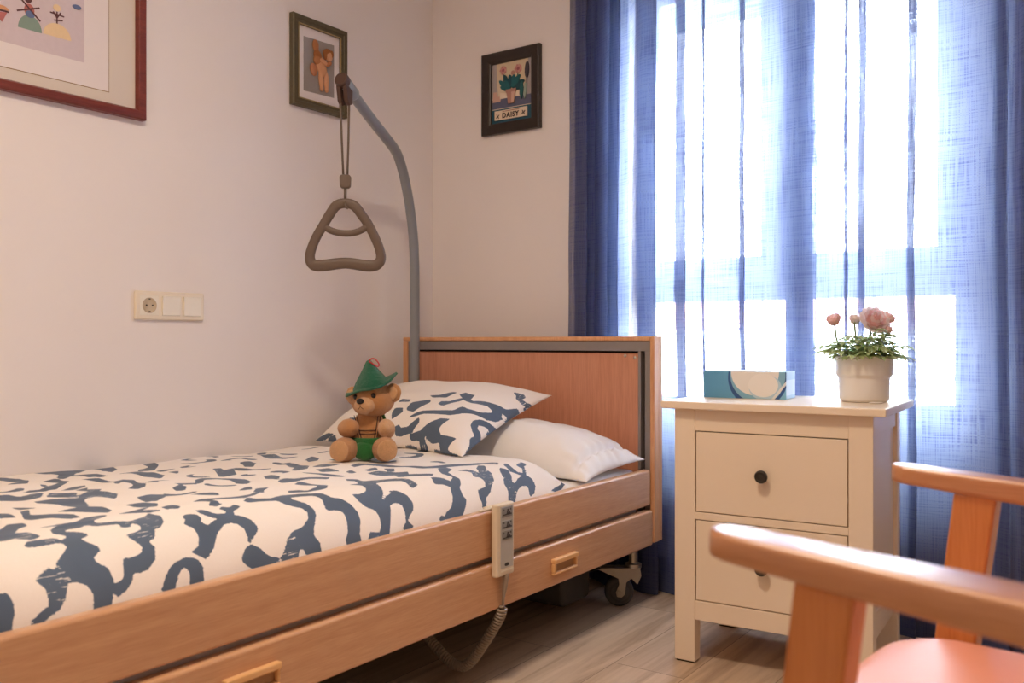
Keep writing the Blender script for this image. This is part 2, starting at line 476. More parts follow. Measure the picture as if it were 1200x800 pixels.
def ellipsoid(bm, c, r, rot=None, n=24, m=16, warp=None, mi=0):
    R = rot if rot is not None else Matrix.Identity(3)
    rings = []
    def P(th, ph):
        p = V((sin(th) * cos(ph), sin(th) * sin(ph), cos(th)))
        if warp: p = warp(p)
        return V(c) + R @ V((p.x * r[0], p.y * r[1], p.z * r[2]))
    top = bm.verts.new(P(0, 0)); bot = bm.verts.new(P(pi, 0))
    for i in range(1, m): rings.append([bm.verts.new(P(pi * i / m, 2 * pi * k / n)) for k in range(n)])
    for k in range(n):
        bm.faces.new((top, rings[0][k], rings[0][(k + 1) % n])).material_index = mi
        bm.faces.new((bot, rings[-1][(k + 1) % n], rings[-1][k])).material_index = mi
        for a, b in zip(rings[:-1], rings[1:]):
            bm.faces.new((a[k], b[k], b[(k + 1) % n], a[(k + 1) % n])).material_index = mi
    return bm
def cyl(bm, a, b, r, n=16, r2=None):
    return tube(bm, [a, b], [r, r if r2 is None else r2], n)
def prism(bm, poly, P, d0, d1, mi=0):
    """polygon of (u,v) raised between depths d0 and d1; P(u,v,d) -> point"""
    a = [bm.verts.new(P(u, v, d0)) for u, v in poly]; b = [bm.verts.new(P(u, v, d1)) for u, v in poly]
    n = len(poly)
    fs = [bm.faces.new(b), bm.faces.new(a[::-1])]
    for k in range(n): fs.append(bm.faces.new((a[k], a[(k + 1) % n], b[(k + 1) % n], b[k])))
    for f in fs: f.material_index = mi
    return bm
def ell(cx, cy, rx, ry, n=20, a0=0, a1=2 * pi, rot=0):
    pts = []
    for k in range(n):
        a = a0 + (a1 - a0) * k / (n if abs(a1 - a0 - 2 * pi) < 1e-6 else n - 1)
        x, y = rx * cos(a), ry * sin(a)
        pts.append((cx + x * cos(rot) - y * sin(rot), cy + x * sin(rot) + y * cos(rot)))
    return pts
def finish(bm):
    bmesh.ops.recalc_face_normals(bm, faces=bm.faces[:])
    return bm

# signed distance (metres) from points to a set of polygons
def ink_field(pts, polys, scale=(1.0, 1.0)):
    P = np.asarray(pts, float) * np.asarray(scale)
    best = np.full(len(P), 0.05)
    for poly in polys:
        q = np.asarray(poly, float) * np.asarray(scale)
        lo, hi = q.min(0) - 0.03, q.max(0) + 0.03
        idx = np.where((P[:, 0] > lo[0]) & (P[:, 0] < hi[0]) & (P[:, 1] > lo[1]) & (P[:, 1] < hi[1]))[0]
        if len(idx) == 0: continue
        p = P[idx]; d = np.full(len(p), 1e9); inside = np.zeros(len(p), bool)
        for a, b in zip(q, np.roll(q, -1, 0)):
            ab = b - a; L = (ab ** 2).sum()
            if L < 1e-12: continue
            t = np.clip(((p - a) @ ab) / L, 0, 1)
            d = np.minimum(d, ((p - a - t[:, None] * ab) ** 2).sum(1))
            c = (a[1] > p[:, 1]) != (b[1] > p[:, 1])
            with np.errstate(divide='ignore', invalid='ignore'):
                xi = (b[0] - a[0]) * (p[:, 1] - a[1]) / (b[1] - a[1]) + a[0]
            inside ^= c & (p[:, 0] < xi)
        s = np.sqrt(d); s[inside] *= -1
        best[idx] = np.minimum(best[idx], s)
    return best
def set_attrs(o, ink, flat):
    me = o.data
    a = me.attributes.new('ink', 'FLOAT', 'POINT'); a.data.foreach_set('value', np.asarray(ink, np.float32))
    f = np.zeros((len(flat), 3), np.float32); f[:, :2] = flat
    b = me.attributes.new('flat', 'FLOAT_VECTOR', 'POINT'); b.data.foreach_set('vector', f.ravel())

DUVET_STROKES = [[(-2.087,1.005),(-2.065,0.994),(-2.054,0.999),(-2.048,0.988),(-2.032,0.976),(-2.019,0.964),(-2.02,0.954),(-2.003,0.938),(-2.017,0.922),(-2.009,0.903),(-1.99,0.894),(-1.959,0.897),(-1.96,0.907),(-1.971,0.915),(-1.994,0.913),(-2.004,0.923),(-1.979,0.938),(-1.979,0.945),(-1.996,0.951),(-1.99,0.961),(-1.979,0.974),(-1.979,0.979),(-1.996,0.989),(-1.996,0.998),(-1.981,1.009),(-1.979,1.026),(-1.988,1.051),(-1.991,1.062),(-2.017,1.06),(-2.011,1.042),(-2.015,1.027),(-2.026,1.019),(-2.04,1.014),(-2.049,1.017),(-2.056,1.033),(-2.067,1.045),(-2.086,1.051),(-2.093,1.057),(-2.108,1.054),(-2.094,1.047),(-2.078,1.04),(-2.077,1.019)],
[(-1.982,1.03),(-1.974,1.034),(-1.958,1.027),(-1.949,1.001),(-1.935,1.003),(-1.916,0.999),(-1.908,0.989),(-1.911,0.981),(-1.921,0.963),(-1.901,0.96),(-1.889,0.956),(-1.885,0.948),(-1.885,0.925),(-1.856,0.913),(-1.832,0.898),(-1.829,0.918),(-1.843,0.943),(-1.858,0.956),(-1.871,0.958),(-1.881,0.974),(-1.897,0.98),(-1.893,0.992),(-1.9,1.009),(-1.917,1.02),(-1.93,1.022),(-1.944,1.02),(-1.949,1.031),(-1.96,1.04),(-1.976,1.046),(-1.98,1.04)],
[(-1.983,0.771),(-1.957,0.704),(-1.939,0.691),(-1.965,0.746),(-1.936,0.765),(-1.918,0.802),(-1.928,0.842),(-1.946,0.846),(-1.958,0.807),(-1.981,0.79)],
[(-2.076,0.853),(-2.06,0.847),(-2.019,0.788),(-2.006,0.804),(-2.014,0.834),(-2.036,0.85),(-2.059,0.885),(-2.041,0.9),(-2.04,0.921),(-2.055,0.93),(-2.073,0.912),(-2.088,0.916),(-2.104,0.911)],
[(-2.075,0.948),(-2.066,0.937),(-2.055,0.936),(-2.025,0.94),(-2.021,0.95),(-2.05,0.95),(-2.067,0.95)],
[(-2.011,0.878),(-1.99,0.881),(-1.957,0.886),(-1.927,0.859),(-1.889,0.856),(-1.901,0.873),(-1.936,0.895),(-1.936,0.907),(-1.904,0.915),(-1.889,0.927),(-1.904,0.942),(-1.914,0.939),(-1.908,0.926),(-1.945,0.919),(-1.95,0.916),(-1.952,0.891),(-1.984,0.896)],
[(-1.987,0.675),(-1.983,0.706),(-1.989,0.747),(-2.014,0.733)],
[(-2.158,1.013),(-2.134,1.015),(-2.13,1.024),(-2.131,1.037),(-2.139,1.057),(-2.168,1.056)],
[(-1.878,0.597),(-1.851,0.597),(-1.821,0.619),(-1.816,0.649),(-1.844,0.719),(-1.864,0.751),(-1.874,0.744),(-1.875,0.717),(-1.868,0.667),(-1.887,0.626)],
[(-1.915,0.751),(-1.883,0.745),(-1.862,0.745),(-1.85,0.773),(-1.854,0.814),(-1.87,0.828),(-1.887,0.802),(-1.905,0.771)],
[(-1.822,0.537),(-1.801,0.509),(-1.788,0.579),(-1.811,0.617),(-1.832,0.584),(-1.834,0.56)],
[(-1.842,0.68),(-1.794,0.608),(-1.759,0.579),(-1.74,0.608),(-1.737,0.638),(-1.771,0.69),(-1.775,0.668),(-1.782,0.641),(-1.808,0.65),(-1.839,0.685)],
[(-1.883,0.454),(-1.865,0.458),(-1.86,0.499),(-1.83,0.489),(-1.81,0.493),(-1.839,0.536),(-1.876,0.548),(-1.908,0.506)],
[(-1.821,0.437),(-1.791,0.404),(-1.77,0.407),(-1.747,0.385),(-1.729,0.327),(-1.725,0.338),(-1.755,0.413),(-1.798,0.461),(-1.825,0.464)],
[(-1.742,0.379),(-1.669,0.314),(-1.68,0.344),(-1.749,0.427),(-1.764,0.421)],
[(-1.762,0.478),(-1.716,0.436),(-1.681,0.421),(-1.704,0.461),(-1.751,0.499)],
[(-1.599,0.043),(-1.545,0.044),(-1.505,0.053),(-1.428,0),(-1.391,0),(-1.39,0.048),(-1.432,0.137),(-1.477,0.183),(-1.459,0.114),(-1.436,0.024),(-1.484,0.076),(-1.542,0.131),(-1.57,0.17),(-1.538,0.192),(-1.543,0.266),(-1.572,0.326),(-1.599,0.343),(-1.583,0.251),(-1.605,0.225),(-1.643,0.257),(-1.632,0.212),(-1.59,0.149)],
[(-1.688,0.261),(-1.648,0.238),(-1.665,0.325),(-1.682,0.339),(-1.694,0.306)],
[(-1.637,0.338),(-1.609,0.352),(-1.619,0.437),(-1.585,0.412),(-1.588,0.455),(-1.616,0.524),(-1.624,0.56),(-1.651,0.599),(-1.679,0.617),(-1.688,0.604),(-1.649,0.561),(-1.619,0.504),(-1.619,0.463),(-1.651,0.499),(-1.632,0.455),(-1.631,0.389)],
[(-1.697,0.055),(-1.678,0.13),(-1.701,0.216),(-1.737,0.282),(-1.763,0.255),(-1.721,0.226),(-1.719,0.102)],
[(-1.281,0),(-1.244,0),(-1.298,0.113),(-1.411,0.266),(-1.459,0.286),(-1.403,0.188),(-1.338,0.135),(-1.283,0.009)],
[(-1.506,0.269),(-1.47,0.285),(-1.485,0.361),(-1.5,0.444),(-1.531,0.475),(-1.534,0.42),(-1.517,0.342)],
[(-1.734,0.714),(-1.702,0.712),(-1.681,0.716),(-1.713,0.762),(-1.751,0.794),(-1.764,0.778),(-1.74,0.749)],
[(-1.812,0.796),(-1.785,0.79),(-1.763,0.815),(-1.781,0.839),(-1.804,0.828)],
[(-1.866,0.862),(-1.824,0.846),(-1.792,0.835),(-1.825,0.861),(-1.809,0.894),(-1.829,0.894)],
[(-1.937,0.633),(-1.919,0.677),(-1.943,0.677)],
[(-1.756,0.524),(-1.715,0.493),(-1.746,0.54),(-1.73,0.568),(-1.75,0.594),(-1.764,0.572)],
[(-1.901,1.054),(-1.887,1.035),(-1.869,1.023),(-1.844,1.018),(-1.827,1.023),(-1.821,1.034),(-1.826,1.058),(-1.849,1.057),(-1.844,1.038),(-1.849,1.028),(-1.858,1.028),(-1.868,1.036),(-1.882,1.057)],
[(-1.798,0.939),(-1.784,0.932),(-1.772,0.94),(-1.775,0.953),(-1.784,0.962),(-1.775,0.971),(-1.766,0.979),(-1.772,0.992),(-1.788,1.01),(-1.808,1.023),(-1.828,1.011),(-1.813,1.006),(-1.803,0.992),(-1.801,0.976),(-1.804,0.967),(-1.812,0.961),(-1.8,0.95)],
[(-1.758,0.924),(-1.748,0.925),(-1.74,0.946),(-1.718,0.952),(-1.709,0.943),(-1.714,0.932),(-1.706,0.926),(-1.692,0.933),(-1.676,0.923),(-1.673,0.931),(-1.686,0.939),(-1.698,0.943),(-1.709,0.956),(-1.696,0.964),(-1.686,0.975),(-1.683,0.989),(-1.687,0.997),(-1.714,1.014),(-1.709,1.003),(-1.708,0.989),(-1.714,0.977),(-1.728,0.971),(-1.744,0.973),(-1.765,0.987),(-1.765,0.977),(-1.773,0.974),(-1.756,0.965),(-1.739,0.961),(-1.754,0.949),(-1.76,0.935)],
[(-1.725,1.024),(-1.712,1.019),(-1.697,1.028),(-1.69,1.038),(-1.678,1.046),(-1.663,1.048),(-1.672,1.054),(-1.719,1.055),(-1.731,1.047),(-1.739,1.038)],
[(-1.711,0.856),(-1.686,0.843),(-1.658,0.853),(-1.62,0.866),(-1.579,0.856),(-1.554,0.836),(-1.547,0.843),(-1.584,0.872),(-1.623,0.89),(-1.664,0.881),(-1.685,0.867),(-1.692,0.907),(-1.712,0.917),(-1.716,0.907),(-1.7,0.894),(-1.699,0.871)],
[(-1.668,0.786),(-1.641,0.781),(-1.613,0.792),(-1.628,0.818),(-1.659,0.805)],
[(-1.637,0.907),(-1.619,0.896),(-1.569,0.919),(-1.544,0.907),(-1.51,0.917),(-1.52,0.927),(-1.544,0.924),(-1.55,0.938),(-1.543,0.949),(-1.558,0.965),(-1.571,0.955),(-1.575,0.938),(-1.579,0.929),(-1.617,0.921),(-1.64,0.919)],
[(-1.677,0.706),(-1.665,0.742),(-1.623,0.739),(-1.647,0.762),(-1.677,0.76),(-1.692,0.742)],
[(-1.733,0.707),(-1.7,0.697),(-1.684,0.716),(-1.702,0.746),(-1.74,0.781),(-1.767,0.789),(-1.757,0.762)],
[(-1.805,0.793),(-1.777,0.788),(-1.763,0.813),(-1.778,0.836),(-1.811,0.82)],
[(-1.5,0.567),(-1.465,0.544),(-1.448,0.571),(-1.435,0.61),(-1.43,0.646),(-1.458,0.705),(-1.485,0.721),(-1.484,0.691),(-1.457,0.633),(-1.465,0.593),(-1.491,0.579),(-1.53,0.628),(-1.572,0.662),(-1.597,0.65),(-1.581,0.602),(-1.574,0.628),(-1.545,0.63)],
[(-1.63,0.671),(-1.599,0.647),(-1.607,0.681),(-1.627,0.704),(-1.64,0.699)],
[(-1.553,0.786),(-1.514,0.758),(-1.5,0.757),(-1.53,0.795),(-1.541,0.792)],
[(-1.548,0.828),(-1.513,0.796),(-1.492,0.803),(-1.525,0.826),(-1.542,0.848)],
[(-1.352,0.43),(-1.331,0.428),(-1.367,0.489),(-1.318,0.458),(-1.376,0.547),(-1.418,0.544)],
[(-1.217,0.362),(-1.175,0.338),(-1.201,0.405),(-1.275,0.483),(-1.283,0.466)],
[(-1.409,0.743),(-1.378,0.725),(-1.373,0.765),(-1.4,0.795),(-1.429,0.772)],
[(-1.382,0.659),(-1.354,0.643),(-1.364,0.685),(-1.395,0.716),(-1.409,0.698)],
[(-1.437,0.32),(-1.37,0.285),(-1.393,0.326),(-1.446,0.356)],
[(-1.457,0.4),(-1.43,0.395),(-1.456,0.432)],
[(-1.791,0.874),(-1.756,0.849),(-1.771,0.896),(-1.794,0.894)],
[(-1.309,0.457),(-1.297,0.517),(-1.265,0.543),(-1.299,0.558),(-1.333,0.497)],
[(-1.571,0.912),(-1.542,0.905),(-1.505,0.915),(-1.465,0.931),(-1.464,0.949),(-1.464,0.955),(-1.446,0.963),(-1.437,0.98),(-1.433,0.999),(-1.437,1.014),(-1.453,1.038),(-1.454,1.054),(-1.49,1.055),(-1.491,1.045),(-1.481,1.037),(-1.47,1.015),(-1.465,0.997),(-1.473,0.987),(-1.502,0.982),(-1.497,0.973),(-1.485,0.95),(-1.489,0.934),(-1.536,0.923),(-1.55,0.929),(-1.551,0.948),(-1.536,0.957),(-1.533,0.976),(-1.537,0.987),(-1.561,1.012),(-1.569,1.025),(-1.56,1.04),(-1.563,1.058),(-1.597,1.054),(-1.597,1.044),(-1.609,1.039),(-1.622,1.055),(-1.659,1.054),(-1.643,1.039),(-1.629,1.024),(-1.612,1.013),(-1.584,1.009),(-1.558,0.995),(-1.548,0.98),(-1.553,0.967),(-1.577,0.948),(-1.579,0.931)],
[(-1.297,0.839),(-1.278,0.853),(-1.295,0.889),(-1.273,0.89),(-1.242,0.902),(-1.209,0.911),(-1.191,0.926),(-1.198,0.947),(-1.205,0.959),(-1.23,0.967),(-1.221,0.948),(-1.218,0.931),(-1.252,0.918),(-1.291,0.918),(-1.304,0.943),(-1.322,0.964),(-1.349,0.983),(-1.342,0.988),(-1.338,1.003),(-1.354,1.024),(-1.373,1.053),(-1.403,1.053),(-1.385,1.037),(-1.379,1.017),(-1.382,1.001),(-1.4,0.992),(-1.406,0.977),(-1.402,0.955),(-1.389,0.959),(-1.363,0.956),(-1.344,0.943),(-1.333,0.922),(-1.35,0.905),(-1.324,0.907),(-1.3,0.87),(-1.308,0.855)],
[(-1.298,0.964),(-1.278,0.967),(-1.266,0.983),(-1.267,1.003),(-1.279,1.018),(-1.296,1.026),(-1.309,1.039),(-1.296,1.047),(-1.298,1.053),(-1.327,1.051),(-1.311,1.039),(-1.301,1.019),(-1.299,1.002),(-1.31,0.993),(-1.328,0.995),(-1.344,1.002),(-1.345,0.989),(-1.323,0.978),(-1.297,0.971)],
[(-1.432,1.055),(-1.422,1.043),(-1.406,1.046),(-1.411,1.056)],
[(-1.412,0.744),(-1.387,0.73),(-1.373,0.755),(-1.31,0.798),(-1.33,0.81),(-1.363,0.787),(-1.421,0.789),(-1.431,0.777)],
[(-1.301,0.698),(-1.286,0.733),(-1.258,0.794),(-1.279,0.805),(-1.293,0.78)],
[(-1.43,0.819),(-1.405,0.805),(-1.404,0.838),(-1.394,0.878),(-1.416,0.899),(-1.438,0.906),(-1.478,0.905),(-1.502,0.882),(-1.489,0.866),(-1.476,0.88),(-1.47,0.901),(-1.428,0.887),(-1.412,0.869),(-1.425,0.837)],
[(-1.139,0.693),(-1.092,0.667),(-1.067,0.685),(-1.056,0.728),(-1.039,0.774),(-1.018,0.826),(-0.954,0.842),(-0.983,0.866),(-1.044,0.848),(-1.062,0.795),(-1.086,0.756),(-1.112,0.708),(-1.157,0.721)],
[(-1.194,0.806),(-1.155,0.801),(-1.134,0.84),(-1.112,0.855),(-1.144,0.888),(-1.097,0.92),(-1.11,0.929),(-1.165,0.906),(-1.188,0.899),(-1.167,0.871),(-1.189,0.834)],
[(-1.194,0.517),(-1.147,0.486),(-1.192,0.559),(-1.202,0.607),(-1.237,0.64),(-1.282,0.656),(-1.278,0.635),(-1.242,0.605),(-1.227,0.566)],
[(-1.061,0.43),(-0.986,0.371),(-1.014,0.429),(-1.077,0.495),(-1.106,0.498)],
[(-1.243,0.681),(-1.21,0.682),(-1.23,0.745),(-1.264,0.725)],
[(-1.206,0.63),(-1.149,0.601),(-1.13,0.641),(-1.184,0.644)],
[(-1.165,0.766),(-1.116,0.753),(-1.142,0.784),(-1.173,0.789)],
[(-1.114,0.782),(-1.101,0.8),(-1.131,0.828),(-1.138,0.815)],
[(-1.221,0.763),(-1.194,0.749),(-1.21,0.78),(-1.224,0.779)],
[(-1.156,0.419),(-1.173,0.476),(-1.14,0.466),(-1.185,0.512),(-1.204,0.5),(-1.19,0.46)],
[(-1.353,0.654),(-1.371,0.696),(-1.399,0.724),(-1.397,0.706)],
[(-1.008,0.176),(-0.979,0.189),(-1.03,0.309),(-1.01,0.342),(-1.073,0.358),(-1.08,0.303)],
[(-1.126,0.94),(-1.103,0.949),(-1.097,0.963),(-1.1,0.977),(-1.111,0.983),(-1.125,0.97),(-1.148,0.966)],
[(-1.008,0.868),(-0.978,0.862),(-1.013,0.91),(-1.049,0.925),(-1.057,0.947),(-1.053,0.961),(-1.066,0.974),(-1.088,0.989),(-1.096,1.007),(-1.093,1.02),(-1.102,1.031),(-1.132,1.056),(-1.184,1.054),(-1.178,1.041),(-1.151,1.031),(-1.13,1.012),(-1.117,0.99),(-1.086,0.965),(-1.063,0.955),(-1.07,0.929),(-1.051,0.905)],
[(-1.004,0.924),(-0.968,0.925),(-0.96,0.944),(-0.956,0.956),(-0.93,0.927),(-0.893,0.907),(-0.887,0.917),(-0.913,0.939),(-0.916,0.958),(-0.938,0.981),(-0.968,0.997),(-0.989,1.012),(-1.018,1.024),(-1.028,1.041),(-1.033,1.05),(-1.042,1.048),(-1.037,1.031),(-1.039,1.022),(-1.03,1.006),(-0.993,1.001),(-0.974,0.984),(-0.973,0.967),(-0.99,0.961),(-0.977,0.948),(-0.979,0.936)],
[(-0.859,0.946),(-0.847,0.957),(-0.86,0.979),(-0.881,0.998),(-0.88,1.009),(-0.844,0.995),(-0.813,0.989),(-0.827,0.982),(-0.841,0.968),(-0.828,0.937),(-0.809,0.929),(-0.819,0.953),(-0.824,0.976),(-0.805,0.982),(-0.786,0.967),(-0.789,0.949),(-0.756,0.94),(-0.751,0.951),(-0.775,0.96),(-0.795,0.981),(-0.805,0.988),(-0.794,1.003),(-0.798,1.021),(-0.817,1.039),(-0.838,1.044),(-0.83,1.027),(-0.831,1.016),(-0.853,1.013),(-0.877,1.02),(-0.893,1.03),(-0.913,1.051),(-0.936,1.048),(-0.917,1.021),(-0.913,1.001),(-0.893,0.983),(-0.876,0.96)],
[(-0.652,0.928),(-0.661,0.967),(-0.649,1.003),(-0.644,1.02),(-0.659,1.032),(-0.689,1.046),(-0.722,1.047),(-0.735,1.045),(-0.683,1.036),(-0.664,1.02),(-0.665,1.001),(-0.681,0.976),(-0.672,0.947)],
[(-1.005,0.829),(-0.942,0.841),(-0.852,0.868),(-0.827,0.915),(-0.842,0.925),(-0.877,0.887),(-0.951,0.87),(-1.03,0.851)],
[(-1.205,1.05),(-1.195,1.043),(-1.188,1.046),(-1.19,1.053)]]
PILLOW_STROKES = [[(0.627,0.163),(0.667,0.227),(0.733,0.27),(0.82,0.313),(0.833,0.383),(0.87,0.373),(0.927,0.403),(0.957,0.47),(0.953,0.493),(0.91,0.51),(0.847,0.467),(0.803,0.477),(0.74,0.53),(0.743,0.58),(0.797,0.577),(0.81,0.51),(0.833,0.49),(0.89,0.54),(0.927,0.56),(0.977,0.583),(0.987,0.637),(0.993,0.673),(1,0.663),(1,0.623),(1,0.567),(1,0.613),(0.993,0.55),(0.973,0.53),(0.99,0.5),(0.987,0.437),(0.967,0.387),(0.907,0.353),(0.867,0.317),(0.823,0.26),(0.74,0.237),(0.693,0.213),(0.65,0.17)],
[(0.567,0.253),(0.55,0.337),(0.63,0.397),(0.65,0.363),(0.64,0.293),(0.627,0.217),(0.583,0.23)],
[(0.707,0.357),(0.703,0.393),(0.74,0.413),(0.77,0.497),(0.78,0.463),(0.75,0.397),(0.733,0.347)],
[(0.593,0.467),(0.65,0.48),(0.69,0.55),(0.71,0.547),(0.7,0.453),(0.63,0.437)],
[(0.917,0.783),(0.953,0.817),(0.967,0.803),(0.967,0.753),(0.993,0.773),(1,0.797),(1,0.77),(1,0.72),(1,0.763),(0.987,0.733),(0.957,0.737),(0.943,0.767)],
[(0.947,0.257),(0.94,0.3),(0.957,0.347),(0.983,0.38),(1,0.39),(1,0.36),(1,0.303),(1,0.35),(0.983,0.333),(0.963,0.297),(0.97,0.267),(0.99,0.257),(1,0.22),(0.997,0.143),(1,0.123),(1,0.137),(1,0.103),(1,0.053),(1,0.077),(0.997,0.113),(0.983,0.16),(0.987,0.207),(0.967,0.227)],
[(0.667,0.04),(0.733,0.073),(0.77,0.16),(0.8,0.203),(0.843,0.217),(0.83,0.157),(0.827,0.107),(0.853,0.073),(0.93,0.093),(0.913,0.037),(0.907,0.01),(0.927,0),(0.97,0),(0.96,0),(0.927,0),(0.873,0),(0.863,0.017),(0.857,0.037),(0.813,0.023),(0.777,0.04),(0.777,0.063),(0.757,0.043),(0.77,0.013),(0.783,0.007),(0.77,0),(0.737,0),(0.733,0.027),(0.677,0.023)],
[(0.563,0.08),(0.58,0.093),(0.603,0.073),(0.647,0.083),(0.687,0.167),(0.7,0.127),(0.68,0.06),(0.61,0.033),(0.577,0.033)],
[(0.493,0.203),(0.483,0.257),(0.53,0.26),(0.557,0.21),(0.547,0.177),(0.523,0.14)],
[(0.453,0.35),(0.453,0.39),(0.503,0.393),(0.52,0.357)],
[(0.827,0),(0.867,0),(0.863,0),(0.877,0),(0.837,0)],
[(0.637,0),(0.683,0),(0.677,0),(0.71,0),(0.693,0),(0.657,0)],
[(1,0.357),(1,0.407),(1,0.397),(1,0.347)],
[(1,0.517),(1,0.58),(1,0.53)],
[(0.007,0),(0.01,0.027),(0.087,0.037),(0.13,0.027),(0.083,0.01),(0.02,0)],
[(0.1,0),(0.103,0.007),(0.147,0.02),(0.157,0.003)],
[(0.207,0.107),(0.22,0.137),(0.263,0.133),(0.27,0.103)],
[(0.17,0.07),(0.193,0.093),(0.227,0.077),(0.19,0.047)]]

# ------------------------------------------------------------------ the room
RX1, RY0, RZ1 = 3.7, -4.3, 2.5
WX0, WX1, WZ0, WZ1 = 0.88, 1.96, 0.45, 2.06
structure(obj('floor', box(BM(), -0.1, RX1, RY0, 0.25, -0.05, 0.0), M['floor']))
structure(obj('ceiling', box(BM(), -0.1, RX1, RY0, 0.25, RZ1, RZ1 + 0.1), M['ceiling']))
structure(obj('wall_left', box(BM(), -0.1, 0.0, RY0, 0.25, 0, RZ1), M['wall']))
structure(obj('wall_right', box(BM(), RX1, RX1 + 0.1, RY0, 0.25, 0, RZ1), M['wall']))
structure(obj('wall_front', box(BM(), -0.1, RX1, RY0 - 0.1, RY0, 0, RZ1), M['wall']))
b = BM()
box(b, 0.0, WX0, 0, 0.25, 0, RZ1); box(b, WX1, RX1, 0, 0.25, 0, RZ1)
box(b, WX0, WX1, 0, 0.25, 0, WZ0); box(b, WX0, WX1, 0, 0.25, WZ1, RZ1)
structure(obj('wall_back', b, M['wall']))
structure(obj('baseboard_left', box(BM(), 0.0, 0.012, RY0, 0.0, 0.0, 0.07), M['wall'], bevel=0.003))

def window():
    b = BM()
    y0, y1 = 0.085, 0.15
    box(b, WX0, 0.917, y0, y1, WZ0, WZ1); box(b, 1.883, WX1, y0, y1, WZ0, WZ1)
    box(b, 0.917, 1.883, y0, y1, WZ0, 0.55); box(b, 0.917, 1.883, y0, y1, 2.02, WZ1)
    box(b, 0.917, 1.883, y0, y1, 0.947, 1.03)
    box(b, 1.392, 1.425, y0, y1, 0.628, 0.947)
    box(b, 0.917, 1.883, y0 + 0.005, y1 - 0.01, 0.55, 0.628)
    fr = structure(obj('window_1', b, M['pvc'], bevel=0.004))
    for i, (a0, a1, p0, p1) in enumerate(((0.917, 1.40, 0.96, 1.317), (1.40, 1.883, 1.482, 1.838))):
        s = BM()
        box(s, a0, p0, y0 - 0.015, y1 - 0.02, 1.03, 2.02); box(s, p1, a1, y0 - 0.015, y1 - 0.02, 1.03, 2.02)
        box(s, p0, p1, y0 - 0.015, y1 - 0.02, 1.03, 1.089); box(s, p0, p1, y0 - 0.015, y1 - 0.02, 1.965, 2.02)
        sash = obj('sash', s, M['pvc'], fr, bevel=0.004)
        obj('pane', box(BM(), p0, p1, 0.112, 0.118, 1.089, 1.965), M['glass'], sash)
    hb = BM(); box(hb, 1.408, 1.43, 0.05, 0.07, 1.40, 1.46); box(hb, 1.41, 1.428, 0.03, 0.05, 1.44, 1.455); box(hb, 1.41, 1.428, 0.028, 0.042, 1.33, 1.455)
    obj('window_handle', hb, M['pvc'], fr, bevel=0.004)
    for a0, a1 in ((0.917, 1.392), (1.425, 1.883)):
        obj('pane', box(BM(), a0, a1, 0.112, 0.118, 0.628, 0.947), M['glass'], fr)
    obj('sill', box(BM(), WX0 - 0.03, WX1 + 0.03, -0.03, 0.085, WZ0 - 0.02, WZ0), M['sill'], fr, bevel=0.004)
    s = BM(); z = 1.905; k = 0
    while z < 2.05:
        box(s, WX0 + 0.005, WX1 - 0.005, 0.19, 0.202, z, z + 0.036); box(s, WX0 + 0.005, WX1 - 0.005, 0.193, 0.199, z + 0.036, z + 0.04)
        z += 0.04
    obj('roller_shutter', s, M['shutter'], fr)
window()

# outside: the house across the street
nb = root('neighbouring_building', 'pale rendered building across the street, seen through the window', 'building', (1.2, 15, -6))
obj('facade', box(BM(), -14, 18, 15, 21, -6, 1.05), M['facade_white'], nb)
obj('upper_storey', box(BM(), -14, 18, 15.05, 21, 1.05, 1.75), M['facade_pink'], nb)
obj('roof', box(BM(), -14.1, 18.1, 14.9, 21.1, 1.75, 1.83), M['facade_white'], nb)
g = obj('ground', box(BM(), -40, 40, 0.6, 60, -6.2, -6.0), M['facade_white']); g['kind'] = 'structure'

